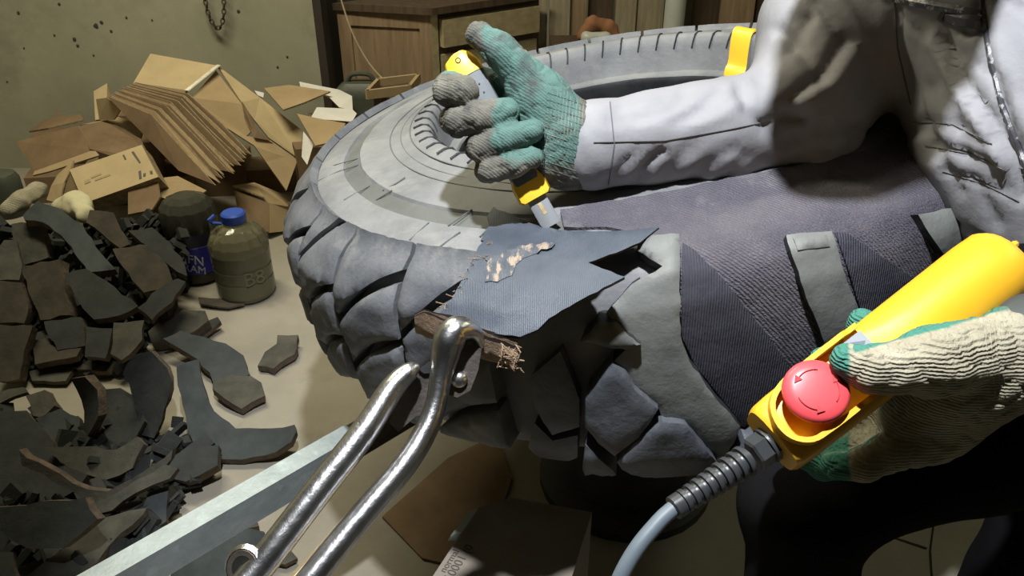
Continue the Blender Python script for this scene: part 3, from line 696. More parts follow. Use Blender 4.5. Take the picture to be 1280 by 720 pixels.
# ---------------------------------------------------------------- knife
kn = thing('utility_knife', 'yellow and grey utility knife gripped in the green glove', 'knife', kB)
ka = (kB - kA).normalized(); kn_n = -(FWD - ka * FWD.dot(ka)).normalized(); kb = ka.cross(kn_n); KL = (kB - kA).length
def kslab(name, secs, th, m, n=10):
    """secs: (t along, centre offset, half width)"""
    V = []
    for t, c, hw in secs:
        p = kA + ka * (t * KL) + kb * c
        for k in range(n):
            a = 2 * math.pi * k / n; ca, sa = math.cos(a), math.sin(a)
            V.append(p + kb * hw * (abs(ca) ** .6 * (1 if ca > 0 else -1)) + kn_n * th * (abs(sa) ** .6 * (1 if sa > 0 else -1)))
    m_ = len(secs); Fc = [(i * n + k, i * n + (k + 1) % n, (i + 1) * n + (k + 1) % n, (i + 1) * n + k) for i in range(m_ - 1) for k in range(n)]
    Fc += [tuple(range(n))[::-1], tuple((m_ - 1) * n + k for k in range(n))]
    return mk(name, V, Fc, m, kn, angle=50)
kslab('handle_cap', [(-.03, -.002, .008), (-.01, 0, .0165), (.05, 0, .0215), (.10, 0, .0215)], .0105, YELK)
kslab('grip', [(.095, 0, .021), (.2, -.001, .019), (.4, .0, .0185), (.6, 0, .0175), (.74, 0, .0165)], .0095, GREYK)
kslab('front_collar', [(.70, 0, .0175), (.74, 0, .0205), (.82, 0, .0205), (.835, 0, .017)], .0085, YELK)
kslab('blade', [(.83, 0, .0115), (.97, 0, .0115), (1.0, -.001, .0105)], .0011, BLADE, 8)
kslab('blade_mark', [(.865, 0, .0035), (.93, 0, .0035)], .0016, BRASS, 6)
b = MB()
for i in range(6):
    for j in (-1, 0, 1):
        b.lathe(kA + ka * KL * (.17 + i * .05) + kb * j * .007 + kn_n * .0088, kn_n, [(.0013, 0), (.001, .0014)], 6)
b.build('grip_dimples', DARKRUB, kn)
b = MB().lathe(kA + ka * KL * .01 + kb * .001 + kn_n * .0095, kn_n, [(.0035, 0), (.0032, .0016), (.002, .0005)], 12).build('cap_hole', DARKRUB, kn)

# ---------------------------------------------------------------- control pendant
pA, pB = at(962, 553, .668), at(1258, 322, .705)
pa = (pB - pA).normalized(); vn = -(ray(1100, 440)).normalized(); vn = (vn + Vector((-.05, 0, .10))).normalized(); pn = (vn - pa * vn.dot(pa)).normalized(); pb = pa.cross(pn)
PL = (pB - pA).length
pend = thing('control_pendant', 'yellow hoist control pendant with red stop button held in the beige glove', 'control', pA)
def sec(t, hw, hn, n=24, e=.45, c=0):
    p = pA + pa * t + pn * c; out = []
    for k in range(n):
        a = 2 * math.pi * k / n; ca, sa = math.cos(a), math.sin(a)
        out.append(p + pb * hw * abs(ca) ** e * (1 if ca > 0 else -1) + pn * hn * abs(sa) ** e * (1 if sa > 0 else -1))
    return out
V = []; SC = [(0, .020, .016, .5), (.0015, .0275, .0225, .5), (.006, .030, .0245, .5), (.02, .031, .025, .5), (.09, .0315, .025, .5), (.118, .032, .0255, .55), (.135, .033, .028, .8), (.16, .0335, .0295, .95), (PL - .03, .0345, .031, 1), (PL - .010, .0335, .030, 1), (PL - .003, .029, .026, 1), (PL, .020, .018, 1)]
for t, hw, hn, e in SC: V += sec(t, hw, hn, 24, e)
n = 24; Fc = [(i * n + k, i * n + (k + 1) % n, (i + 1) * n + (k + 1) % n, (i + 1) * n + k) for i in range(len(SC) - 1) for k in range(n)] + [tuple(range(n))[::-1], tuple((len(SC) - 1) * n + k for k in range(n))]
mk('body', V, Fc, YEL, pend, angle=40)
def pp(px, py, h=.025):
    return on_plane(px, py, pA + pn * h, pn)
G = [pp(x, y, .036) for x, y in ((1073, 402), (1045, 424), (1005, 455), (977, 480), (966, 503), (972, 527), (990, 545), (1016, 549), (1040, 535), (1070, 512), (1100, 487))]
G = spline(G, 4); b = MB(); V = []; cen = pp(1020, 489, .036)
for i, p in enumerate(G):
    t = (G[min(i + 1, len(G) - 1)] - G[max(i - 1, 0)]).normalized(); o_ = t.cross(pn).normalized() * .0022
    tp = 0 if 2 < i < len(G) - 3 else -.006
    V += [p - o_ + pn * tp, p + o_ + pn * tp, p + o_ - pn * .016, p - o_ - pn * .016]
n = len(V) // 4; b.add(V, [(i * 4 + k, i * 4 + (k + 1) % 4, i * 4 + 4 + (k + 1) % 4, i * 4 + 4 + k) for i in range(n - 1) for k in range(4)] + [(3, 2, 1, 0), tuple(4 * (n - 1) + k for k in range(4))])
b.build('guard', YEL, pend, smooth=True, angle=35)
bc = pp(1020, 489, .043)
MB().tube([bc - pn * .02, bc - pn * .004], .0125, 20).build('button_stem', BLACKP, pend)
btn = MB().lathe(bc - pn * .006, pn, [(.020, 0), (.0248, .0012), (.0262, .004), (.0258, .007), (.023, .0098), (.016, .0112), (.008, .0118), (.001, .012)], 40).build('stop_button', RED, pend)
for k in range(3):                                     # arrows on the button
    a0 = k * 2 * math.pi / 3 + .5; u = pn.orthogonal().normalized(); v = pn.cross(u)
    P = [bc + pn * (.0058 - .0012 * 0) + (u * math.cos(a0 + j * .13) + v * math.sin(a0 + j * .13)) * .0165 for j in range(9)]
    q = MB().tube(P, .0005, 5); e = P[-1]; r_ = (e - bc - pn * .0058).normalized(); t = (P[-1] - P[-2]).normalized()
    q.add([e + r_ * .003 + pn * .0004, e - r_ * .003 + pn * .0004, e + t * .006 + pn * .0002, e + r_ * .003 - pn * .001, e - r_ * .003 - pn * .001, e + t * .006 - pn * .001], [(0, 1, 2), (5, 4, 3), (0, 2, 5, 3), (1, 0, 3, 4), (2, 1, 4, 5)]); q.build('arrow_mark', REDD, btn)
ac = pp(1074, 432, .030)
ab = MB().box(ac - pn * .003, pa * .018, pb * .018, pn * .010).build('arrow_button', mat('grey_key', (.30, .32, .36), rough=.5, bump=.05), pend, smooth=False)
MB().add([ac + pn * .0026 + pa * .006, ac + pn * .0026 - pa * .005 + pb * .006, ac + pn * .0026 - pa * .005 - pb * .006, ac + pn * .0015 + pa * .006, ac + pn * .0015 - pa * .005 + pb * .006, ac + pn * .0015 - pa * .005 - pb * .006], [(0, 1, 2), (5, 4, 3), (0, 2, 5, 3), (1, 0, 3, 4), (2, 1, 4, 5)]).build('arrow_symbol', CABLE, ab, smooth=False)
lc = pB + pa * .006 + pb * -.004
b = MB(); b.tube([lc + pa * .008 * math.cos(q * math.pi / 8) + pn * .008 * math.sin(q * math.pi / 8) for q in range(17)], .0032, 8); b.build('hanging_eye', YEL, pend)
# gland, strain relief, cable
gd = [at(972, 546, .668), at(962, 555, .666), at(946, 566, .664), at(930, 577, .660), at(847, 632, .640)]
gx = (gd[1] - gd[2]).normalized()
b = MB(); b.lathe(gd[2], gx, [(.0125, -.004), (.0145, -.002), (.0145, .010), (.0155, .0105), (.0155, .020), (.013, .022)], 6); b.build('cable_gland', BLACKP, pend, smooth=False)
b = MB(); b.lathe(gd[2], gx, [(.0158, .0095), (.0158, .0115)], 20); b.build('gland_ring', BLACKP, pend)
sx = gd[4] - gd[3]; pr = []; L_ = sx.length
for k in range(9):
    t = k / 9 * L_; r0 = .0135 - .004 * k / 9; pr += [(r0 * .78, t), (r0 * .78, t + L_ * .035), (r0, t + L_ * .04), (r0, t + L_ * .095), (r0 * .78, t + L_ * .1)]
pr += [(.0078, L_ * .99), (.0098, L_), (.0098, L_ * 1.12), (.007, L_ * 1.13)]
MB().lathe(gd[3] + gx * .004, sx.normalized(), pr, 18).build('strain_relief', BLACKP, pend, angle=25)
P = spline([gd[3], gd[4], at(815, 662, .632), at(790, 695, .627), at(770, 735, .628), at(752, 790, .64), Vector((.05, .50, .45)), Vector((.02, .46, .16)), Vector((.0, .50, .012)), Vector((.15, .42, .010)), Vector((.5, .30, .010))], 6)
MB().tube(P, .0066, 12).build('cable', CABLE, pend)

# ---------------------------------------------------------------- scrap rubber
def slab(name, pts, z0, nrm, th, m, label, cat='rubber scrap', bend=0., baxis=0, jit=.004, step=.022, group=None, rough=.004, seed=0):
    rs = random.Random(seed + len(pts) + int(pts[0][0] * 3 + pts[0][1]))
    cx, cy = sum(p[0] for p in pts) / len(pts), sum(p[1] for p in pts) / len(pts)
    A_ = at_z(cx, cy, z0); n_ = Vector(nrm).normalized(); u = n_.cross(Vector((0, 1, 0)))
    u = (u if u.length > .01 else Vector((1, 0, 0))).normalized(); u = -u if u.x < 0 else u; v_ = n_.cross(u)
    P2 = []
    for p in pts:
        q = on_plane(p[0], p[1], A_, n_) - A_; P2.append((q.dot(u), q.dot(v_)))
    P = resample(P2, step, jit, rs); v, f, n = cdt(P, step)
    ex = max(abs(q.x) for q in v) if baxis == 0 else max(abs(q.y) for q in v)
    top, bot = [], []; sd = rs.uniform(0, 50)
    for q in v:
        s = (q.x if baxis == 0 else q.y) / ex
        h = bend * (s * s - .4) + rough * noise.noise(Vector((q.x * 14, q.y * 14, sd)))
        w_ = A_ + u * q.x + v_ * q.y
        top.append(w_ + n_ * h); bot.append(w_ + n_ * (h - th * (1 + .25 * noise.noise(Vector((q.x * 20, q.y * 20, sd + 9))))) + u * rs.uniform(-.002, .002))
    a, b2, c = (v[i] for i in f[0])
    if (b2 - a).cross(c - a) < 0: f = [t[::-1] for t in f]
    lowest = min(p.z for p in bot)
    if lowest < .004:
        d = .004 - lowest; sc = []
        for L in (top, bot):
            for i, p in enumerate(L): L[i] = EYE + (p + Vector((0, 0, d)) - EYE) * 1.0
    VV, G_, I = extrude(top, bot, f)
    o = mk(name, VV, G_, m, None, midx=I, angle=40)
    return tag(o, label, cat, group)
def zp(py): return .05 + (470 - py) / 210 * .2
D_, B_, G_, L_s = [[m, CUT] for m in SCR]
HEAP = 'cut tread pieces heaped under the cardboard'
heap = [
 ('tread_strip', [(27, 267), (47, 251), (77, 264), (105, 284), (125, 315), (142, 332), (110, 340), (85, 305), (55, 280), (30, 274)], .03, (.1, -.45, .9), .025, L_s, 'long bluish black strip arched over the top of the left heap', .03),
 ('tread_chunk', [(15, 280), (50, 277), (60, 322), (27, 332), (18, 305)], .0, (0, -.8, .6), .03, G_, 'greyish square chunk tucked under the arched strip at left', 0),
 ('tread_chunk', [(27, 332), (74, 324), (88, 394), (50, 400), (34, 362)], .01, (-.1, -.7, .7), .035, B_, 'brownish square chunk standing below the arched strip', 0),
 ('tread_chunk', [(-6, 350), (27, 353), (36, 382), (30, 404), (-6, 404)], .0, (.1, -.7, .7), .035, B_, 'dark brown chunk cut by the left frame edge, upper one of two', 0),
 ('tread_chunk', [(80, 342), (108, 336), (134, 352), (172, 382), (150, 394), (118, 400), (104, 386)], .02, (.15, -.6, .75), .035, D_, 'broad dark block in the middle of the left heap with reddish lower edge', .01),
 ('tread_chunk', [(112, 262), (142, 266), (162, 305), (150, 310), (136, 300), (108, 278)], .02, (.2, -.6, .8), .025, B_, 'narrow brown chunk below the pale carton', .0),
 ('tread_chunk', [(140, 310), (186, 307), (208, 330), (216, 360), (180, 366), (154, 334)], .025, (.2, -.55, .8), .03, B_, 'broad brown chunk left of the blue label bottle', .008),
 ('tread_chunk', [(160, 288), (190, 284), (226, 320), (234, 345), (212, 332)], .0, (.3, -.5, .8), .025, D_, 'black sliver leaning between the bottle and the brown chunk', .0),
 ('tread_chunk', [(-6, 405), (41, 408), (30, 440), (24, 474), (-6, 476)], .01, (.1, -.7, .7), .035, B_, 'dark brown chunk cut by the left frame edge, lower one of two', 0),
 ('tread_chunk', [(55, 402), (100, 396), (106, 432), (72, 438)], .0, (0, -.65, .75), .03, D_, 'dark square chunk at the foot of the left heap with rusty edge', 0),
 ('tread_chunk', [(40, 425), (62, 422), (72, 438), (104, 432), (96, 446), (44, 456)], -.01, (0, -.3, .9), .02, B_, 'low reddish brown strip under the dark square chunk', 0),
 ('tread_chunk', [(108, 408), (140, 410), (132, 448), (106, 446)], .005, (.1, -.6, .8), .03, D_, 'small dark block standing in the middle of the heap foot', 0),
 ('tread_chunk', [(142, 403), (180, 400), (178, 425), (152, 450), (138, 442)], .01, (.2, -.5, .8), .025, G_, 'grey faced block at the right of the heap foot with a slit', 0),
 ('rubber_flake', [(36, 464), (75, 452), (97, 454), (82, 476), (40, 476)], -.03, (0, -.15, 1), .012, G_, 'thin pale flake lying flat at the foot of the heap', 0),
 ('rubber_flake', [(92, 458), (120, 452), (148, 446), (136, 464), (98, 462)], -.03, (0, -.15, 1), .012, B_, 'thin brown flake lying right of the pale flake', 0),
 ('tread_chunk', [(172, 385), (200, 360), (222, 348), (232, 352), (215, 378), (190, 400)], .01, (.3, -.5, .8), .025, D_, 'narrow dark chunk propped in front of the blue label', 0),
 ('tread_strip', [(20, 300), (5, 300), (-6, 320), (-6, 350), (24, 350), (28, 330)], .0, (.2, -.6, .8), .03, G_, 'greyish strip at the left frame edge above the brown chunks', .0),
]
for i, (nm, pts, dz, nr, th, m, lb, bd) in enumerate(heap):
    cy = sum(p[1] for p in pts) / len(pts); slab(nm, pts, max(.02, zp(cy) + dz), nr, th, m, lb, bend=-bd, seed=i, group=None)
# crumbs and trimmings filling the heap
b = MB()
for k in range(420):
    py = R.uniform(270, 462); px = R.uniform(-20, 235 - max(0, py - 330) * .55); z = max(.012, zp(py) - R.uniform(.03, .075)); c = at_z(px, py, z)
    s = R.uniform(.012, .035); q = Vector((R.uniform(-1, 1), R.uniform(-1, 1), R.uniform(-1, 1))).normalized(); u = q.orthogonal().normalized()
    b.box(c, u * s * R.uniform(.6, 1.6), q.cross(u) * s, q * s * .5)
for gx_ in range(14):                                   # the core they lie on
    for gy in range(7):
        py = 290 + gy * 27; px = -20 + gx_ * 18
        if px > 220 - max(0, py - 330) * .55: continue
        z = max(.02, zp(py) - .085); c = at_z(px, py, z); b.box((c.x, c.y, z / 2 + .002), (.07, .01, 0), (-.01, .09, 0), (0, 0, z))
for k in range(330):                                   # trimmings under the lower pile
    px = R.uniform(-20, 265); py = R.uniform(505, 700)
    if px > 265 - abs(py - 575) * .75 or (px > 60 and py < 525): continue
    z = R.uniform(.012, .05); c = at_z(px, py, z); s = R.uniform(.015, .04)
    q = Vector((R.uniform(-1, 1), R.uniform(-1, 1), R.uniform(.3, 1))).normalized(); u = q.orthogonal().normalized()
    b.box(c, u * s * R.uniform(.8, 2), q.cross(u) * s, q * s * .35)
tag(b.build('rubber_trimmings', SCR[0], smooth=False), 'black rubber trimmings filling the heap on the left', 'rubber scraps', kind='stuff')
loose = [
 ('tread_lug_piece', [(186, 418), (205, 402), (230, 388), (257, 391), (262, 404), (245, 416), (205, 430), (190, 431)], .05, (.1, -.35, .9), .035, G_, 'grey ribbed lug piece lying right of the heap in front of the bottles', .01, 0),
 ('tread_strip', [(205, 428), (227, 416), (255, 422), (282, 430), (305, 447), (313, 472), (300, 478), (266, 478), (262, 466), (247, 450), (225, 438)], .045, (.05, -.25, 1), .022, L_s, 'slate curved strip bending across the floor below the bottles', .015, 0),
 ('tread_chunk', [(267, 477), (290, 470), (314, 472), (327, 480), (332, 497), (302, 513), (280, 500), (266, 488)], .035, (.1, -.2, 1), .022, G_, 'frayed brown ended chunk at the end of the slate curved strip', 0, 0),
 ('tread_chunk', [(347, 420), (373, 420), (368, 443), (342, 462), (322, 458), (331, 440), (346, 430)], .028, (0, -.1, 1), .02, G_, 'lone chunk lying on bare floor left of the tyre', 0, 0),
 ('tread_curl', [(95, 472), (106, 471), (117, 488), (123, 520), (106, 552), (100, 552), (102, 515)], .12, (-.5, -.7, .3), .02, D_, 'horn shaped black curl standing up in the lower pile', .02, 1),
 ('tread_shell', [(118, 488), (147, 482), (176, 497), (186, 530), (160, 560), (128, 545), (114, 508)], .07, (0, -.5, .8), .02, D_, 'dark curved shell behind the horn shaped curl', .04, 0),
 ('tread_shell', [(157, 467), (170, 443), (186, 440), (217, 472), (213, 500), (192, 548), (172, 545), (164, 492)], .13, (.1, -.8, .45), .022, D_, 'tall dark pointed shell standing in the middle of the lower pile', .04, 0),
 ('tread_shell', [(225, 467), (250, 452), (255, 485), (266, 510), (292, 530), (340, 534), (370, 536), (373, 545), (366, 558), (345, 566), (300, 570), (262, 568), (240, 550), (230, 510)], .07, (.05, -.35, .9), .022, L_s, 'big slate crescent reaching right over the floor with frayed tip', .05, 0),
 ('tread_shell', [(-6, 517), (32, 512), (57, 540), (70, 575), (112, 596), (98, 612), (55, 628), (-6, 632)], .09, (.1, -.5, .85), .022, D_, 'large black curved sheet at the left frame edge of the lower pile', .04, 0),
 ('tread_chunk', [(32, 495), (55, 487), (68, 507), (54, 522), (42, 520)], .06, (-.1, -.6, .8), .03, G_, 'small grey chunk at the back of the lower pile near the left edge', 0, 0),
 ('tread_shell', [(47, 526), (75, 510), (100, 522), (102, 552), (70, 560)], .05, (.1, -.5, .85), .02, L_s, 'dark slate shell left of the horn shaped curl', .02, 0),
 ('rubber_splinter', [(-6, 492), (30, 484), (34, 490), (0, 504), (-6, 506)], .06, (0, -.4, .9), .012, G_, 'splintered brown sliver at the left edge behind the small grey chunk', 0, 0),
 ('tread_shell', [(66, 563), (100, 557), (140, 560), (170, 545), (182, 556), (165, 585), (125, 598), (90, 588)], .085, (0, -.6, .8), .018, G_, 'grey green inner shell with a straight crack across it', .05, 0),
 ('tread_edge', [(24, 562), (34, 572), (75, 592), (110, 612), (135, 614), (175, 592), (206, 572), (216, 562), (214, 574), (180, 602), (138, 626), (106, 624), (66, 602), (28, 582)], .12, (0, -.85, .5), .02, G_, 'long ragged rim curving through the middle of the lower pile', 0, 0),
 ('tread_edge', [(110, 632), (136, 622), (170, 600), (206, 580), (222, 585), (212, 598), (170, 616), (140, 638), (116, 644)], .11, (.1, -.6, .8), .02, G_, 'thin frayed strip running up right from the pile middle', 0, 0),
 ('tread_chunk', [(204, 578), (240, 558), (273, 556), (272, 582), (250, 594), (232, 602), (206, 596)], .07, (.1, -.5, .85), .035, D_, 'thick dark blunt end lying at the right of the lower pile', 0, 0),
 ('tread_sheet', [(-6, 634), (85, 626), (107, 622), (126, 648), (100, 668), (75, 686), (36, 687), (5, 664), (-6, 660)], .15, (0, -.75, .65), .025, D_, 'wide black sheet with a pale torn top edge at lower left', .02, 0),
 ('tread_strip', [(126, 646), (160, 638), (184, 636), (180, 643), (150, 666), (120, 702), (98, 724), (36, 724), (75, 690), (102, 670)], .07, (.05, -.3, 1), .02, G_, 'long grey strip slanting down beside the galvanised tube', .015, 0),
 ('tread_sheet', [(176, 640), (186, 616), (211, 606), (208, 652), (178, 674)], .06, (.2, -.4, .9), .02, L_s, 'dark sheet showing between the pile and the galvanised tube', 0, 0),
 ('tread_chunk', [(150, 670), (176, 674), (172, 686), (152, 694)], .03, (0, -.3, 1), .02, D_, 'small black bit behind the galvanised tube', 0, 0),
 ('tread_shell', [(206, 724), (222, 694), (262, 670), (300, 662), (330, 664), (340, 682), (326, 702), (316, 730), (210, 735)], .06, (.1, -.25, 1), .025, L_s, 'rounded slate piece under the steel tongs at the bottom', -.03, 0),
 ('rubber_flake', [(282, 652), (300, 646), (318, 642), (324, 658), (300, 662), (280, 664)], .04, (.1, -.2, 1), .015, G_, 'flaky grey bit behind the rounded slate piece', 0, 0),
 ('rubber_flake', [(344, 690), (360, 684), (372, 698), (356, 706), (340, 702)], .02, (.1, -.2, 1), .01, G_, 'small torn flake between the two tong handles', 0, 0),
 ('tread_sheet', [(-6, 690), (16, 690), (22, 724), (-6, 724)], .10, (.2, -.6, .8), .02, D_, 'black scrap cut off by the bottom left corner', 0, 0),
 ('rubber_sliver', [(248, 372), (290, 374), (305, 380), (285, 384), (250, 380)], .015, (0, 0, 1), .006, B_, 'thin dark sliver on the floor in front of the clear bottle', 0, 0),
 ('tread_chunk', [(245, 406), (272, 396), (276, 402), (254, 420), (244, 418)], .03, (0, -.2, 1), .012, D_, 'narrow black chip right of the grey ribbed lug piece', 0, 0),
]
for i, (nm, pts, z, nr, th, m, lb, bd, bx) in enumerate(loose):
    slab(nm, pts, z, nr, th, m, lb, bend=bd, baxis=bx, seed=40 + i)

# ---------------------------------------------------------------- cardboard
def sheet(name, pts, th, m, parent=None, label=None, cat=None, group=None, wob=.003):
    """flat board from (px, py, world y) corners, solid thickness"""
    P = [at_y(x, y, Y) for x, y, Y in pts]; n = len(P)
    nm = Vector()
    for i in range(n): nm += (P[i] - P[0]).cross(P[(i + 1) % n] - P[0])
    nm.normalize(); nm = nm if nm.dot(P[0] - EYE) > 0 else -nm
    for i, p in enumerate(P):
        if p.z < .005: P[i] = p + Vector((0, 0, .005 - p.z))
    B2 = [p + nm * th for p in P]
    Fc = [tuple(range(n)), tuple(range(n, 2 * n))[::-1]] + [(i, n + i, n + (i + 1) % n, (i + 1) % n) for i in range(n)]
    o = mk(name, P + B2, Fc, [m, CARDE], parent, smooth=False, midx=[0, 0] + [1] * n)
    if label: tag(o, label, cat, group)
    return o
ct = thing('torn_carton', 'big torn carton with glossy tape edge lying on top of the cardboard pile', 'box', at_y(300, 160, 2.6))
sheet('top_panel', [(188, 67, 2.86), (272, 82, 2.80), (234, 113, 2.66), (167, 103, 2.72)], .005, CARDL, ct)
sheet('front_strip', [(167, 103, 2.72), (234, 113, 2.66), (230, 120, 2.655), (175, 109, 2.71)], .006, CARD, ct)
sheet('side_panel', [(272, 82, 2.80), (325, 122, 2.74), (378, 163, 2.68), (376, 200, 2.60), (336, 172, 2.62), (318, 150, 2.64), (302, 128, 2.66)], .006, CARDL, ct)
sheet('inner_panel', [(270, 88, 2.80), (302, 130, 2.66), (320, 158, 2.62), (308, 170, 2.60), (262, 146, 2.62), (240, 122, 2.655)], .006, CARD, ct)
sheet('lower_flap', [(262, 146, 2.615), (308, 170, 2.595), (336, 174, 2.61), (372, 200, 2.59), (358, 238, 2.50), (338, 210, 2.54), (318, 182, 2.56)], .006, CARD, ct)
P = [(at_y(274 - t * 40, 82 + t * 32, 2.795 - t * .14)) + Vector((0, -.006, .003)) for t in (0, .2, .4, .6, .8, 1)]
b = MB().tube(P, .011, 8, flat=((0, .3, 1), .25)); tag(b.build('tape', TAPE, ct), 'shiny clear tape')
sheet('torn_edge', [(302, 126, 2.655), (312, 142, 2.64), (322, 164, 2.60), (340, 176, 2.60), (318, 172, 2.585), (306, 150, 2.63)], .004, CARDD, ct)
G0 = [(132, 121, 2.58), (186, 144, 2.50), (266, 234, 2.36), (222, 214, 2.40)]
G1 = [(168, 103, 2.70), (234, 118, 2.62), (312, 194, 2.50), (270, 180, 2.55)]
ORD = 'first second third fourth fifth sixth seventh eighth ninth tenth eleventh twelfth thirteenth fourteenth fifteenth sixteenth seventeenth eighteenth nineteenth twentieth'.split()
NS = 20
lab = {0: 'foremost sheet of the fan of flattened boxes, its brown face showing', NS - 1: 'rearmost sheet of the fan of flattened boxes, under the torn carton'}
for k in range(NS):
    t = k / (NS - 1); jx, jy = R.uniform(-4, 4), R.uniform(-3, 3)
    pts = [(a[0] + (c[0] - a[0]) * t + (jx if i in (1, 2) else jx * .4), a[1] + (c[1] - a[1]) * t + (jy if i == 2 else jy * .3), a[2] + (c[2] - a[2]) * t) for i, (a, c) in enumerate(zip(G0, G1))]
    pts = pts[:2] + [((pts[1][0] + pts[2][0]) / 2 + R.uniform(-2, 3), (pts[1][1] + pts[2][1]) / 2 + R.uniform(-2, 2), (pts[1][2] + pts[2][2]) / 2)] + [pts[2], ((pts[2][0] * .6 + pts[3][0] * .4) + R.uniform(-4, 4), (pts[2][1] * .6 + pts[3][1] * .4) + R.uniform(-5, 5), pts[2][2] * .6 + pts[3][2] * .4), pts[3]]
    sheet('flattened_box', pts, .0055, CARDD if k % 4 != 2 else CARD, label=lab.get(k, ORD[k] + ' sheet from the front in the fan of flattened boxes'), cat='cardboard', group='fan of flattened boxes')
bx = thing('flap_box', 'brown open box half at the far left of the cardboard pile', 'box', at_y(70, 190, 2.55))
sheet('panel', [(20, 177, 2.60), (97, 157, 2.60), (118, 187, 2.50), (43, 214, 2.50)], .005, CARDD, bx)
sheet('edge_flap', [(41, 219, 2.47), (43, 214, 2.50), (118, 187, 2.50), (124, 194, 2.46), (62, 214, 2.46)], .005, CARD, bx)
lb = thing('pale_carton', 'pale tan carton with faded print facing the room at left', 'box', at_y(140, 215, 2.3))
sheet('front_panel', [(87, 212, 2.36), (177, 181, 2.40), (198, 221, 2.28), (105, 254, 2.24)], .06, CARDL, lb)
sheet('torn_end', [(58, 250, 2.32), (64, 232, 2.35), (72, 218, 2.40), (92, 200, 2.42), (88, 214, 2.36), (80, 228, 2.34), (74, 254, 2.30)], .005, CARD, lb)
sheet('inner_end', [(88, 214, 2.365), (104, 253, 2.26), (74, 256, 2.31), (78, 232, 2.35)], .005, CARDD, lb)
A_ = at_y(177, 181, 2.40); n_ = (at_y(198, 221, 2.28) - A_).cross(at_y(87, 212, 2.36) - A_).normalized(); n_ = n_ if n_.dot(EYE - A_) > 0 else -n_
def mark(pts, m, parent, A_, n_, name='print_mark'):
    f = [on_plane(x, y, A_ + n_ * .0012, n_) for x, y in pts]; n = len(f); bk = [p - n_ * .001 for p in f]
    return mk(name, f + bk, [tuple(range(n)), tuple(range(n, 2 * n))[::-1]] + [(i, n + i, n + (i + 1) % n, (i + 1) % n) for i in range(n)], m, parent, smooth=False)
for pts in ([(164, 190), (167, 189), (176, 203), (174, 204)], [(153, 194), (155, 193), (158, 199), (156, 200)], [(173, 214), (176, 213), (177, 223), (174, 224)], [(179, 217), (182, 216), (182, 220), (179, 221)], [(187, 214), (190, 213), (191, 217), (188, 218)], [(105, 226), (112, 223), (113, 227), (106, 230)], [(113, 221), (126, 216), (127, 218), (114, 223)], [(118, 224), (137, 217), (138, 219), (119, 226)]):
    mark(pts, INK if pts[0][0] > 150 else mat('pale_print', (.38, .29, .16)), lb, A_, n_)
for nm, pts, m, lbl in (
 ('cardboard_flap', [(117, 114, 2.86), (134, 104, 2.88), (138, 118, 2.86), (133, 148, 2.74), (119, 150, 2.74)], CARDL, 'upright tan flap against the wall at the back left of the pile'),
 ('cardboard_scrap', [(36, 164, 2.78), (52, 152, 2.82), (68, 146, 2.84), (70, 136, 2.86), (74, 146, 2.84), (100, 142, 2.82), (104, 150, 2.78), (60, 160, 2.74)], CARDD, 'torn ragged scrap lying by the wall at the far left'),
 ('flattened_box', [(96, 158, 2.62), (134, 150, 2.64), (175, 173, 2.50), (188, 198, 2.42), (142, 196, 2.46), (112, 186, 2.50)], CARDD, 'brown folded sheet behind the pale carton'),
 ('flattened_box', [(100, 156, 2.68), (148, 146, 2.66), (180, 158, 2.58), (176, 172, 2.52), (134, 152, 2.64)], CARD, 'tan sheet edge lying above the brown folded sheet'),
 ('flattened_box', [(120, 124, 2.64), (134, 122, 2.60), (150, 138, 2.56), (142, 150, 2.60), (124, 150, 2.64)], CARDL, 'short pale board standing left of the sheet fan'),
 ('cardboard_flap', [(205, 222, 2.36), (222, 220, 2.36), (258, 238, 2.30), (230, 256, 2.24), (200, 246, 2.28)], CARD, 'folded tan flap lying above the smoky bottle'),
 ('cardboard_scrap', [(160, 226, 2.30), (196, 216, 2.32), (200, 246, 2.24), (190, 262, 2.2), (160, 268, 2.2)], CARDD, 'crumpled dull brown board under the pale carton'),
 ('cardboard_flap', [(330, 110, 2.74), (362, 106, 2.78), (400, 112, 2.76), (413, 114, 2.74), (380, 128, 2.66), (354, 137, 2.62)], CARD, 'tan flap lying beside the white papers on the right'),
 ('cardboard_scrap', [(371, 142, 2.56), (398, 148, 2.54), (432, 154, 2.50), (420, 176, 2.42), (394, 182, 2.40)], CARD, 'orange tan carton piece between the white papers and the tyre'),
): sheet(nm, pts, .006, m, None, lbl, 'cardboard')
bb = thing('small_carton', 'small open carton behind the clear bottle and beside the tyre', 'box', at_y(325, 262, 2.5))
sheet('front_panel', [(293, 238, 2.50), (337, 254, 2.46), (336, 290, 2.40), (300, 288, 2.42)], .005, CARDD, bb)
sheet('side_panel', [(337, 254, 2.46), (362, 258, 2.54), (362, 292, 2.46), (336, 291, 2.40)], .005, CARD, bb)
sheet('top_flap', [(290, 232, 2.54), (318, 228, 2.60), (362, 246, 2.60), (360, 258, 2.52), (336, 254, 2.46), (330, 246, 2.48)], .005, CARD, bb)
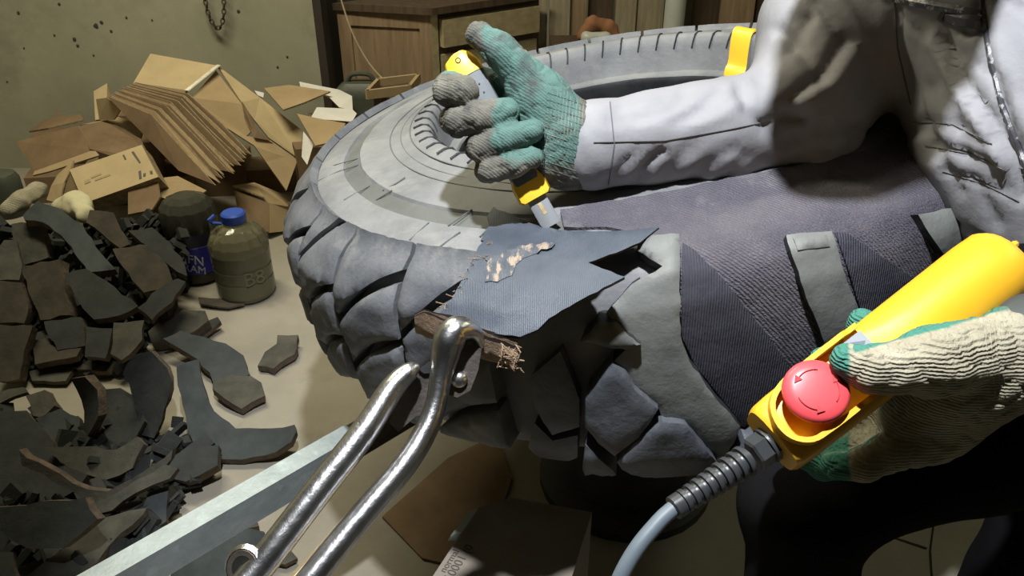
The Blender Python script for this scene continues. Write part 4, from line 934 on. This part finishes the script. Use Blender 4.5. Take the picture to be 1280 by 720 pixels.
for nm, pts, lbl in (
 ('paper_sheet', [(374, 102, 2.84), (398, 107, 2.84), (424, 112, 2.82), (440, 120, 2.76), (441, 138, 2.66), (424, 134, 2.66), (412, 122, 2.74), (376, 110, 2.82)], 'crumpled white paper at the top right of the cardboard pile'),
 ('paper_sheet', [(396, 134, 2.62), (440, 136, 2.64), (446, 142, 2.6), (440, 152, 2.54), (388, 148, 2.56)], 'white torn paper strip below the crumpled sheet'),
 ('paper_sheet', [(379, 164, 2.50), (392, 180, 2.46), (384, 206, 2.40), (377, 196, 2.42)], 'narrow white paper wedge between carton and tyre'),
 ('paper_sheet', [(318, 113, 2.78), (330, 116, 2.78), (329, 122, 2.76), (322, 119, 2.76)], 'small white paper corner behind the torn carton')):
    sheet(nm, pts, .003, PAPER, None, lbl, 'paper')
# support heap under the cardboard
b = MB()
for (px, py, Y, s) in ((60, 210, 2.72, .2), (150, 190, 2.75, .26), (250, 190, 2.80, .3), (330, 200, 2.82, .24), (200, 225, 2.62, .18), (200, 128, 2.86, .34), (150, 168, 2.70, .2), (385, 176, 2.56, .12), (410, 140, 2.80, .16), (126, 140, 2.84, .08), (60, 160, 2.88, .16)):
    c = at_y(px, py, Y); h = max(.08, c.z - .03); b.box((c.x, c.y + .05, h / 2), (s, .03, 0), (-.03, s * .6, 0), (0, 0, h))
tag(b.build('crushed_cartons', CARDD, smooth=False), 'crushed brown cartons buried under the cardboard pile', 'cardboard', kind='stuff')
# flat boxes on the floor below the tyre
fb = floor_poly('brown_board', [(478, 648), (560, 575), (622, 545), (640, 600), (620, 660), (560, 708), (528, 700)], CARDD, .006); tag(fb, 'flat brown board lying on the floor under the tyre', 'board')
gb = thing('printed_carton', 'grey tan carton box with faint print standing below the tyre', 'box', at_z(640, 690, 0))
A_ = at_z(640, 690, .02); N_ = Vector((0, 0, 1))
P = [at_z(x, y, .30) for x, y in ((598, 634), (640, 622), (740, 640), (712, 730), (680, 800), (490, 800), (541, 720))]
n = len(P); mk('carton_body', P + [Vector((p.x, p.y, .004)) for p in P], [tuple(range(n)), tuple(range(n, 2 * n))[::-1]] + [(i, n + i, n + (i + 1) % n, (i + 1) % n) for i in range(n)], mat('grey_carton', (.26, .22, .18), (.34, .30, .25), scale=6, rough=.9, bump=.1), gb, smooth=False)
P = [at_z(x, y, z) for x, y, z in ((560, 674, .303), (571, 674, .306), (598, 635, .308), (586, 639, .305))]
mk('loose_flap', P + [p - Vector((0, 0, .003)) for p in P], [(0, 1, 2, 3), (7, 6, 5, 4), (0, 4, 5, 1), (1, 5, 6, 2), (2, 6, 7, 3), (3, 7, 4, 0)], mat('pale_flap', (.45, .5, .45), bump=.1), gb, smooth=False)
def text(s, pos, xdir, nrm, size, m, parent, name='print'):
    cu = bpy.data.curves.new(name, 'FONT'); cu.body = s; cu.size = size; cu.extrude = .0004; cu.align_x = 'CENTER'; cu.align_y = 'CENTER'; cu.resolution_u = 3
    t = bpy.data.objects.new(name, cu); me = bpy.data.meshes.new_from_object(t); bpy.data.objects.remove(t)
    x = Vector(xdir).normalized(); z = Vector(nrm).normalized(); y = z.cross(x)
    V = [Vector(pos) + x * v.co.x + y * v.co.y + z * v.co.z for v in me.vertices]; Fc = [p.vertices[:] for p in me.polygons]
    return mk(name, V, Fc, m, parent, smooth=False)
dirt = at_z(583, 696, .30) - at_z(566, 722, .30)
text('10001 (0', at_z(574, 703, .3005), dirt, N_, .019, INK, gb); text('normal', at_z(562, 701, .3005), dirt, N_, .015, INK, gb)

# ---------------------------------------------------------------- bottles
def bottle(name, c, s, prof, m, label):
    t = thing(name, label, 'bottle', c); return t
c = at_z(310, 366, .002)
b1 = thing('water_bottle', 'big clear plastic bottle with blue cap and murky liquid', 'bottle', c)
h = .24; r = .082
def ribbed(prof, n, amp, z0, z1, c, m, name, par):
    V = []
    for rr_, z in prof:
        for k in range(n):
            a = 2 * math.pi * k / n; q = rr_ * (1 + (amp * math.cos(k * math.pi) if z0 < z < z1 else 0)); V.append(c + Vector((q * math.cos(a), q * math.sin(a), z)))
    mm = len(prof); Fc = [(i * n + k, i * n + (k + 1) % n, (i + 1) * n + (k + 1) % n, (i + 1) * n + k) for i in range(mm - 1) for k in range(n)] + [tuple(range(n))[::-1], tuple((mm - 1) * n + k for k in range(n))]
    return mk(name, V, Fc, m, par, angle=12)
ribbed([(.06, 0), (.078, .006), (.083, .02), (.082, .06), (.080, .064), (.082, .068), (.082, .10), (.080, .104), (.082, .108), (.083, .15), (.080, .175), (.070, .198), (.052, .216), (.034, .226), (.028, .23), (.028, .238)], 28, .06, .155, .22, c, PET, 'bottle_body', b1)
MB().lathe(c, (0, 0, 1), [(.06, .004), (.078, .012), (.078, .145), (.074, .15)], 32).build('liquid', OIL, b1)
MB().lathe(c + Vector((0, 0, .232)), (0, 0, 1), [(.032, 0), (.034, .003), (.034, .026), (.029, .031)], 24).build('cap', BCAP, b1)
P = [c + Vector((-.03, -.02, .236)), c + Vector((-.05, -.03, .242)), c + Vector((-.06, -.03, .25)), c + Vector((-.05, -.01, .256))]
MB().tube(P, .005, 6).build('handle', BCAP, b1)
text('B8', c + Vector((.052, -.068, .085)), (.80, .60, 0), (.6, -.8, 0), .06, PET, b1, 'embossed_mark')
c = at_z(252, 345, .002)
b2 = thing('oil_bottle', 'smoky ribbed bottle with a blue label left of the clear bottle', 'bottle', c)
ribbed([(.05, 0), (.066, .008), (.069, .03), (.069, .13), (.072, .15), (.077, .18), (.078, .205), (.073, .235), (.058, .258), (.034, .27), (.006, .275)], 26, .05, .13, .27, c, PETD, 'bottle_body', b2)
MB().lathe(c + Vector((0, 0, .04)), (0, 0, 1), [(.0692, 0), (.0702, .001), (.0702, .086), (.0692, .087)], 40).build('label', BLUE, b2)
text('GFN', c + Vector((.010, -.0715, .094)), (1, -.12, -.15), (-.12, -1, 0), .042, WHT, b2, 'label_print'); text('RAM', c + Vector((.016, -.0718, .062)), (1, -.1, -.15), (-.1, -1, 0), .034, WHT, b2, 'label_print')

# small junk at the far left
c = at_z(8, 246, .16)
MB_ = MB().lathe((c.x, c.y, .10), (0, 0, 1), [(.05, 0), (.055, .01), (.055, .12), (.045, .14), (.02, .15)], 20); tag(MB_.build('canister', GRN), 'dark green round can at the left frame edge behind the heap', 'can')
body('rag', [(cc((80, 258, 2.36, .03), (96, 256, 2.34, .035), (106, 268, 2.28, .025)), .03)], .006, FOAM, None, disp=lambda v, n: noise.noise(v * 30) * .008); tag(bpy.data.objects['rag'], 'pale yellowish crumpled rag under the torn end of the pale carton', 'rag')
body('glove', [(cc((8, 262, 2.3, .02), (24, 252, 2.32, .022), (34, 244, 2.36, .022)), .02), (cc((30, 248, 2.34, .02), (48, 238, 2.4, .026)), .02)], .006, GLL, None, disp=lambda v, n: noise.noise(v * 40) * .006); o = COL.objects[-1]; tag(o, 'old dirty work rag draped at the far left behind the arched strip', 'rag'); o.name = 'dirty_rag'

# ---------------------------------------------------------------- far background
# chain hanging on the wall
ch = thing('hanging_chain', 'rusty chain hanging in a loop on the plaster wall', 'chain', at_y(270, 38, WY - .03))
P = spline([at_y(x, y, WY - .03) for x, y in ((252, -60), (254, -20), (258, 8), (264, 26), (272, 36), (278, 28), (280, 8), (278, -20), (277, -60))], 40)
acc = 0; pts = [P[0]]
for a, b_ in zip(P[:-1], P[1:]):
    acc += (b_ - a).length
    if acc > .0165: pts.append(b_); acc = 0
for i in range(len(pts) - 1):
    a, b_ = pts[i], pts[i + 1]; t = (b_ - a).normalized(); s_d = t.cross(Vector((0, 1, 0))).normalized() if i % 2 else Vector((0, 1, 0)); m0 = (a + b_) / 2
    MB().tube([m0 + t * .0115 * math.cos(k * math.pi / 6) + s_d * .0065 * math.sin(k * math.pi / 6) for k in range(13)], .0024, 5).build('link', CHAIN, ch)
# cabinet turned on its corner
c0 = at_y(541, 80, 3.06); e1 = Vector((-1, .22, 0)).normalized(); e2 = Vector((.80, .60, 0)).normalized(); H = .615
cb = thing('cabinet', 'old wooden cabinet with pale drawers standing behind the tyre', 'cabinet', (c0.x, c0.y, 0)); o0 = Vector((c0.x, c0.y, 0))
def slab_on(name, e, n_, x0, x1, z0, z1, y0, y1, m, parent=cb, o0=o0):
    c = o0 + e * (x0 + x1) / 2 + n_ * (y0 + y1) / 2 + Vector((0, 0, (z0 + z1) / 2)); return MB().box(c, e * (x1 - x0), n_ * (y1 - y0), Vector((0, 0, z1 - z0))).build(name, m, parent, smooth=False)
nL = Vector((e1.y, -e1.x, 0)); nL = nL if nL.y < 0 else -nL; nR = Vector((e2.y, -e2.x, 0)); nR = nR if nR.y < 0 else -nR
WL, WR = .37, .52
slab_on('side_panel', e1, nL, .03, WL - .03, .05, H - .06, -.02, -.008, WOOD)
slab_on('rail', e1, nL, 0, WL, H - .07, H - .015, -.02, 0, WOOD); slab_on('rail', e1, nL, 0, WL, .0, .06, -.02, 0, WOOD)
slab_on('stile', e1, nL, 0, .045, .06, H - .07, -.02, 0, WOOD); slab_on('stile', e1, nL, WL - .05, WL, .06, H - .07, -.02, 0, WOOD)
slab_on('front_frame', e2, nR, .0, WR, 0, H - .015, -.03, -.01, WOODD)
slab_on('stile', e2, nR, .0, .03, 0, H - .015, -.02, 0, WOODL)
for z0, z1, ps in ((.475, .575, .022), (.33, .445, .004), (.18, .30, .004), (.03, .15, .004)):
    d = slab_on('drawer', e2, nR, .04, WR - .02, z0, z1, -.01, ps, WOODL)
    if z0 < .2: slab_on('drawer_pull', e2, nR, WR * .5 - .03, WR * .5 + .03, (z0 + z1) / 2 - .006, (z0 + z1) / 2 + .006, ps, ps + .008, WOODD, d)
P = [o0 + nL * .01 + nR * .02 + Vector((0, 0, H - .015)), o0 + e1 * (WL + .01) + nL * .01 + Vector((0, 0, H - .015)), o0 + e1 * WL + e2 * WR + Vector((0, 0, H - .015)), o0 + e2 * (WR + .01) + nR * .02 + Vector((0, 0, H - .015))]
mk('top', P + [p + Vector((0, 0, .025)) for p in P], [(3, 2, 1, 0), (4, 5, 6, 7), (0, 1, 5, 4), (1, 2, 6, 5), (2, 3, 7, 6), (3, 0, 4, 7)], WOODD, cb, smooth=False)
MB().tube(spline([at_y(425, -5, 2.98), at_y(440, 40, 2.96), at_y(462, 80, 2.94), at_y(486, 106, 2.90)], 5), .003, 6).build('wire', WOODL); tag(COL.objects[-1], 'thin pale wire hanging in front of the cabinet side', 'wire')
# jerrycan and small tray by the cabinet
c = at_y(452, 112, 2.86); jc = thing('jerrycan', 'dark green canister standing in front of the cabinet', 'canister', (c.x, c.y, 0))
V = []; SC = [(.0, .085, .05), (.01, .095, .06), (c.z - .02, .095, .06), (c.z + .01, .085, .05), (c.z + .03, .06, .035)]
n = 20
for z, a_, b_ in SC:
    for k in range(n):
        t = 2 * math.pi * k / n; V.append(Vector((c.x + a_ * abs(math.cos(t)) ** .4 * (1 if math.cos(t) > 0 else -1), c.y + b_ * abs(math.sin(t)) ** .4 * (1 if math.sin(t) > 0 else -1), z)))
mk('can_body', V, [(i * n + k, i * n + (k + 1) % n, (i + 1) * n + (k + 1) % n, (i + 1) * n + k) for i in range(4) for k in range(n)] + [tuple(range(n))[::-1], tuple(4 * n + k for k in range(n))], GRN, jc)
MB().tube(spline([(c.x - .05, c.y, c.z + .025), (c.x - .03, c.y, c.z + .055), (c.x + .03, c.y, c.z + .055), (c.x + .05, c.y, c.z + .025)], 4), .009, 8).build('handle', GRN, jc)
MB().lathe((c.x + .07, c.y - .01, c.z + .005), (.3, 0, 1), [(.018, 0), (.018, .03), (.014, .034)], 12).build('cap', BLACKP, jc)
c = at_y(485, 116, 2.62); tr = thing('wooden_tray', 'small tan wooden tray edge showing over the tyre beside the canister', 'tray', (c.x, c.y, c.z - .06))
A1, B1, C1 = at_y(460, 126, 2.60), at_y(512, 104, 2.66), at_y(474, 116, 2.74)
ex_, ey_ = (B1 - A1), (C1 - A1); ey_.z = 0; ex_.z = 0; zc = Vector((0, 0, 1)); A1.z = c.z
for p, q, l in ((A1, ex_, 0), (A1 + ey_, ex_, 0), (A1, ey_, 1), (A1 + ex_, ey_, 1)):
    MB().box(p + q / 2, q * 1.04, q.cross(zc).normalized() * .012, zc * .03).build('tray_side', CARD, tr, smooth=False)
MB().box(A1 + ex_ / 2 + ey_ / 2 - zc * .014, ex_, ey_, zc * .008).build('tray_bottom', WOODD, tr, smooth=False)
# stool that carries the tray
MB_ = MB()
for sx_ in (.15, .85):
    for sy_ in (.2, .8):
        p = A1 + ex_ * sx_ + ey_ * sy_; MB_.tube([(p.x, p.y, .0), (p.x, p.y, c.z - .016)], .012, 8)
MB_.build('legs', WOODD, tr)
# boards leaning at the back
def board(px0, px1, Y, top, m, lean, label):
    a, b_ = at_y(px0, 30, Y), at_y(px1, 30, Y); wv = b_ - a; wv.z = 0; c = (a + b_) / 2; zc = Vector((0, lean, 1))
    o = MB().box(Vector((c.x, c.y - lean * .5 + .0, 0)) + zc * top / 2, wv * .965, Vector((0, .028, 0)), zc * top).build('board', m, smooth=False); return tag(o, label, 'board')
for i, (x0, x1, Y, t, m, l) in enumerate(((664, 684, 3.46, 1.25, WOODG, 'narrow grey board just right of the cabinet'), (686, 712, 3.44, 1.3, WOODG, 'grey board with dark knots behind the glove thumb'), (712, 732, 3.46, 1.2, WOOD, 'brown board left of the rusty cloth'), (734, 766, 3.50, 1.3, WOODD, 'dark brown board behind the rusty cloth'), (768, 794, 3.48, 1.25, WOODG, 'dull grey board right of the rusty cloth'), (796, 828, 3.46, 1.3, WOODG, 'pale wide board left of the white pipe'), (864, 896, 3.5, 1.3, WOODD, 'dark board right of the white pipe'), (897, 940, 3.48, 1.3, WOOD, 'reddish brown board behind the far tyre bead'), (941, 985, 3.5, 1.3, WOODD, 'dark board behind the raised sleeve'), (986, 1040, 3.52, 1.3, WOODD, 'dark board hidden mostly behind the jacket shoulder'))):
    board(x0, x1, Y, t, m, .05, l)
p = at_y(843, 20, 3.40)
pp_ = thing('pipe', 'pale painted vertical pipe standing between the boards', 'pipe', (p.x, p.y, 0)); MB().tube([(p.x, p.y, 0), (p.x, p.y, 2.75)], .042, 20).build('tube', PIPE, pp_); MB().lathe((p.x, p.y, .3), (0, 0, 1), [(.046, 0), (.05, .004), (.05, .03), (.046, .034)], 20).build('collar', PIPE, pp_)
# bench with rusty cloth and pale bag behind the tyre
p = at_y(745, 47, 3.28)
bn = thing('low_bench', 'low dark bench behind the tyre holding a cloth and bag', 'bench', (p.x, p.y, 0))
MB().box((p.x, p.y, p.z - .03), (.36, 0, 0), (0, .22, 0), (0, 0, .03)).build('bench_top', WOODD, bn, smooth=False)
for sx_ in (-.15, .15):
    for sy_ in (-.08, .08): MB().box((p.x + sx_, p.y + sy_, (p.z - .045) / 2), (.03, 0, 0), (0, .03, 0), (0, 0, p.z - .045)).build('leg', WOODD, bn, smooth=False)
q = p.z - .015
body('cloth', [(wchain((Vector((p.x - .06, p.y - .03, q + .03)), .02), (Vector((p.x - .02, p.y - .02, q + .075)), .026), (Vector((p.x + .05, p.y - .02, q + .06)), .024), (Vector((p.x + .075, p.y - .03, q + .02)), .02)), .02)], .006, ORNG, None, disp=lambda v, n: noise.noise(v * 35) * .007); tag(COL.objects[-1], 'rusty brown cloth bunched on the low bench', 'cloth')
body('bag', [(wchain((Vector((p.x - .04, p.y - .06, q + .025)), .028), (Vector((p.x + .03, p.y - .06, q + .025)), .028)), .02)], .006, PIPE, None, disp=lambda v, n: noise.noise(v * 25) * .006); tag(COL.objects[-1], 'small pale bag in front of the rusty cloth on the low bench', 'bag')
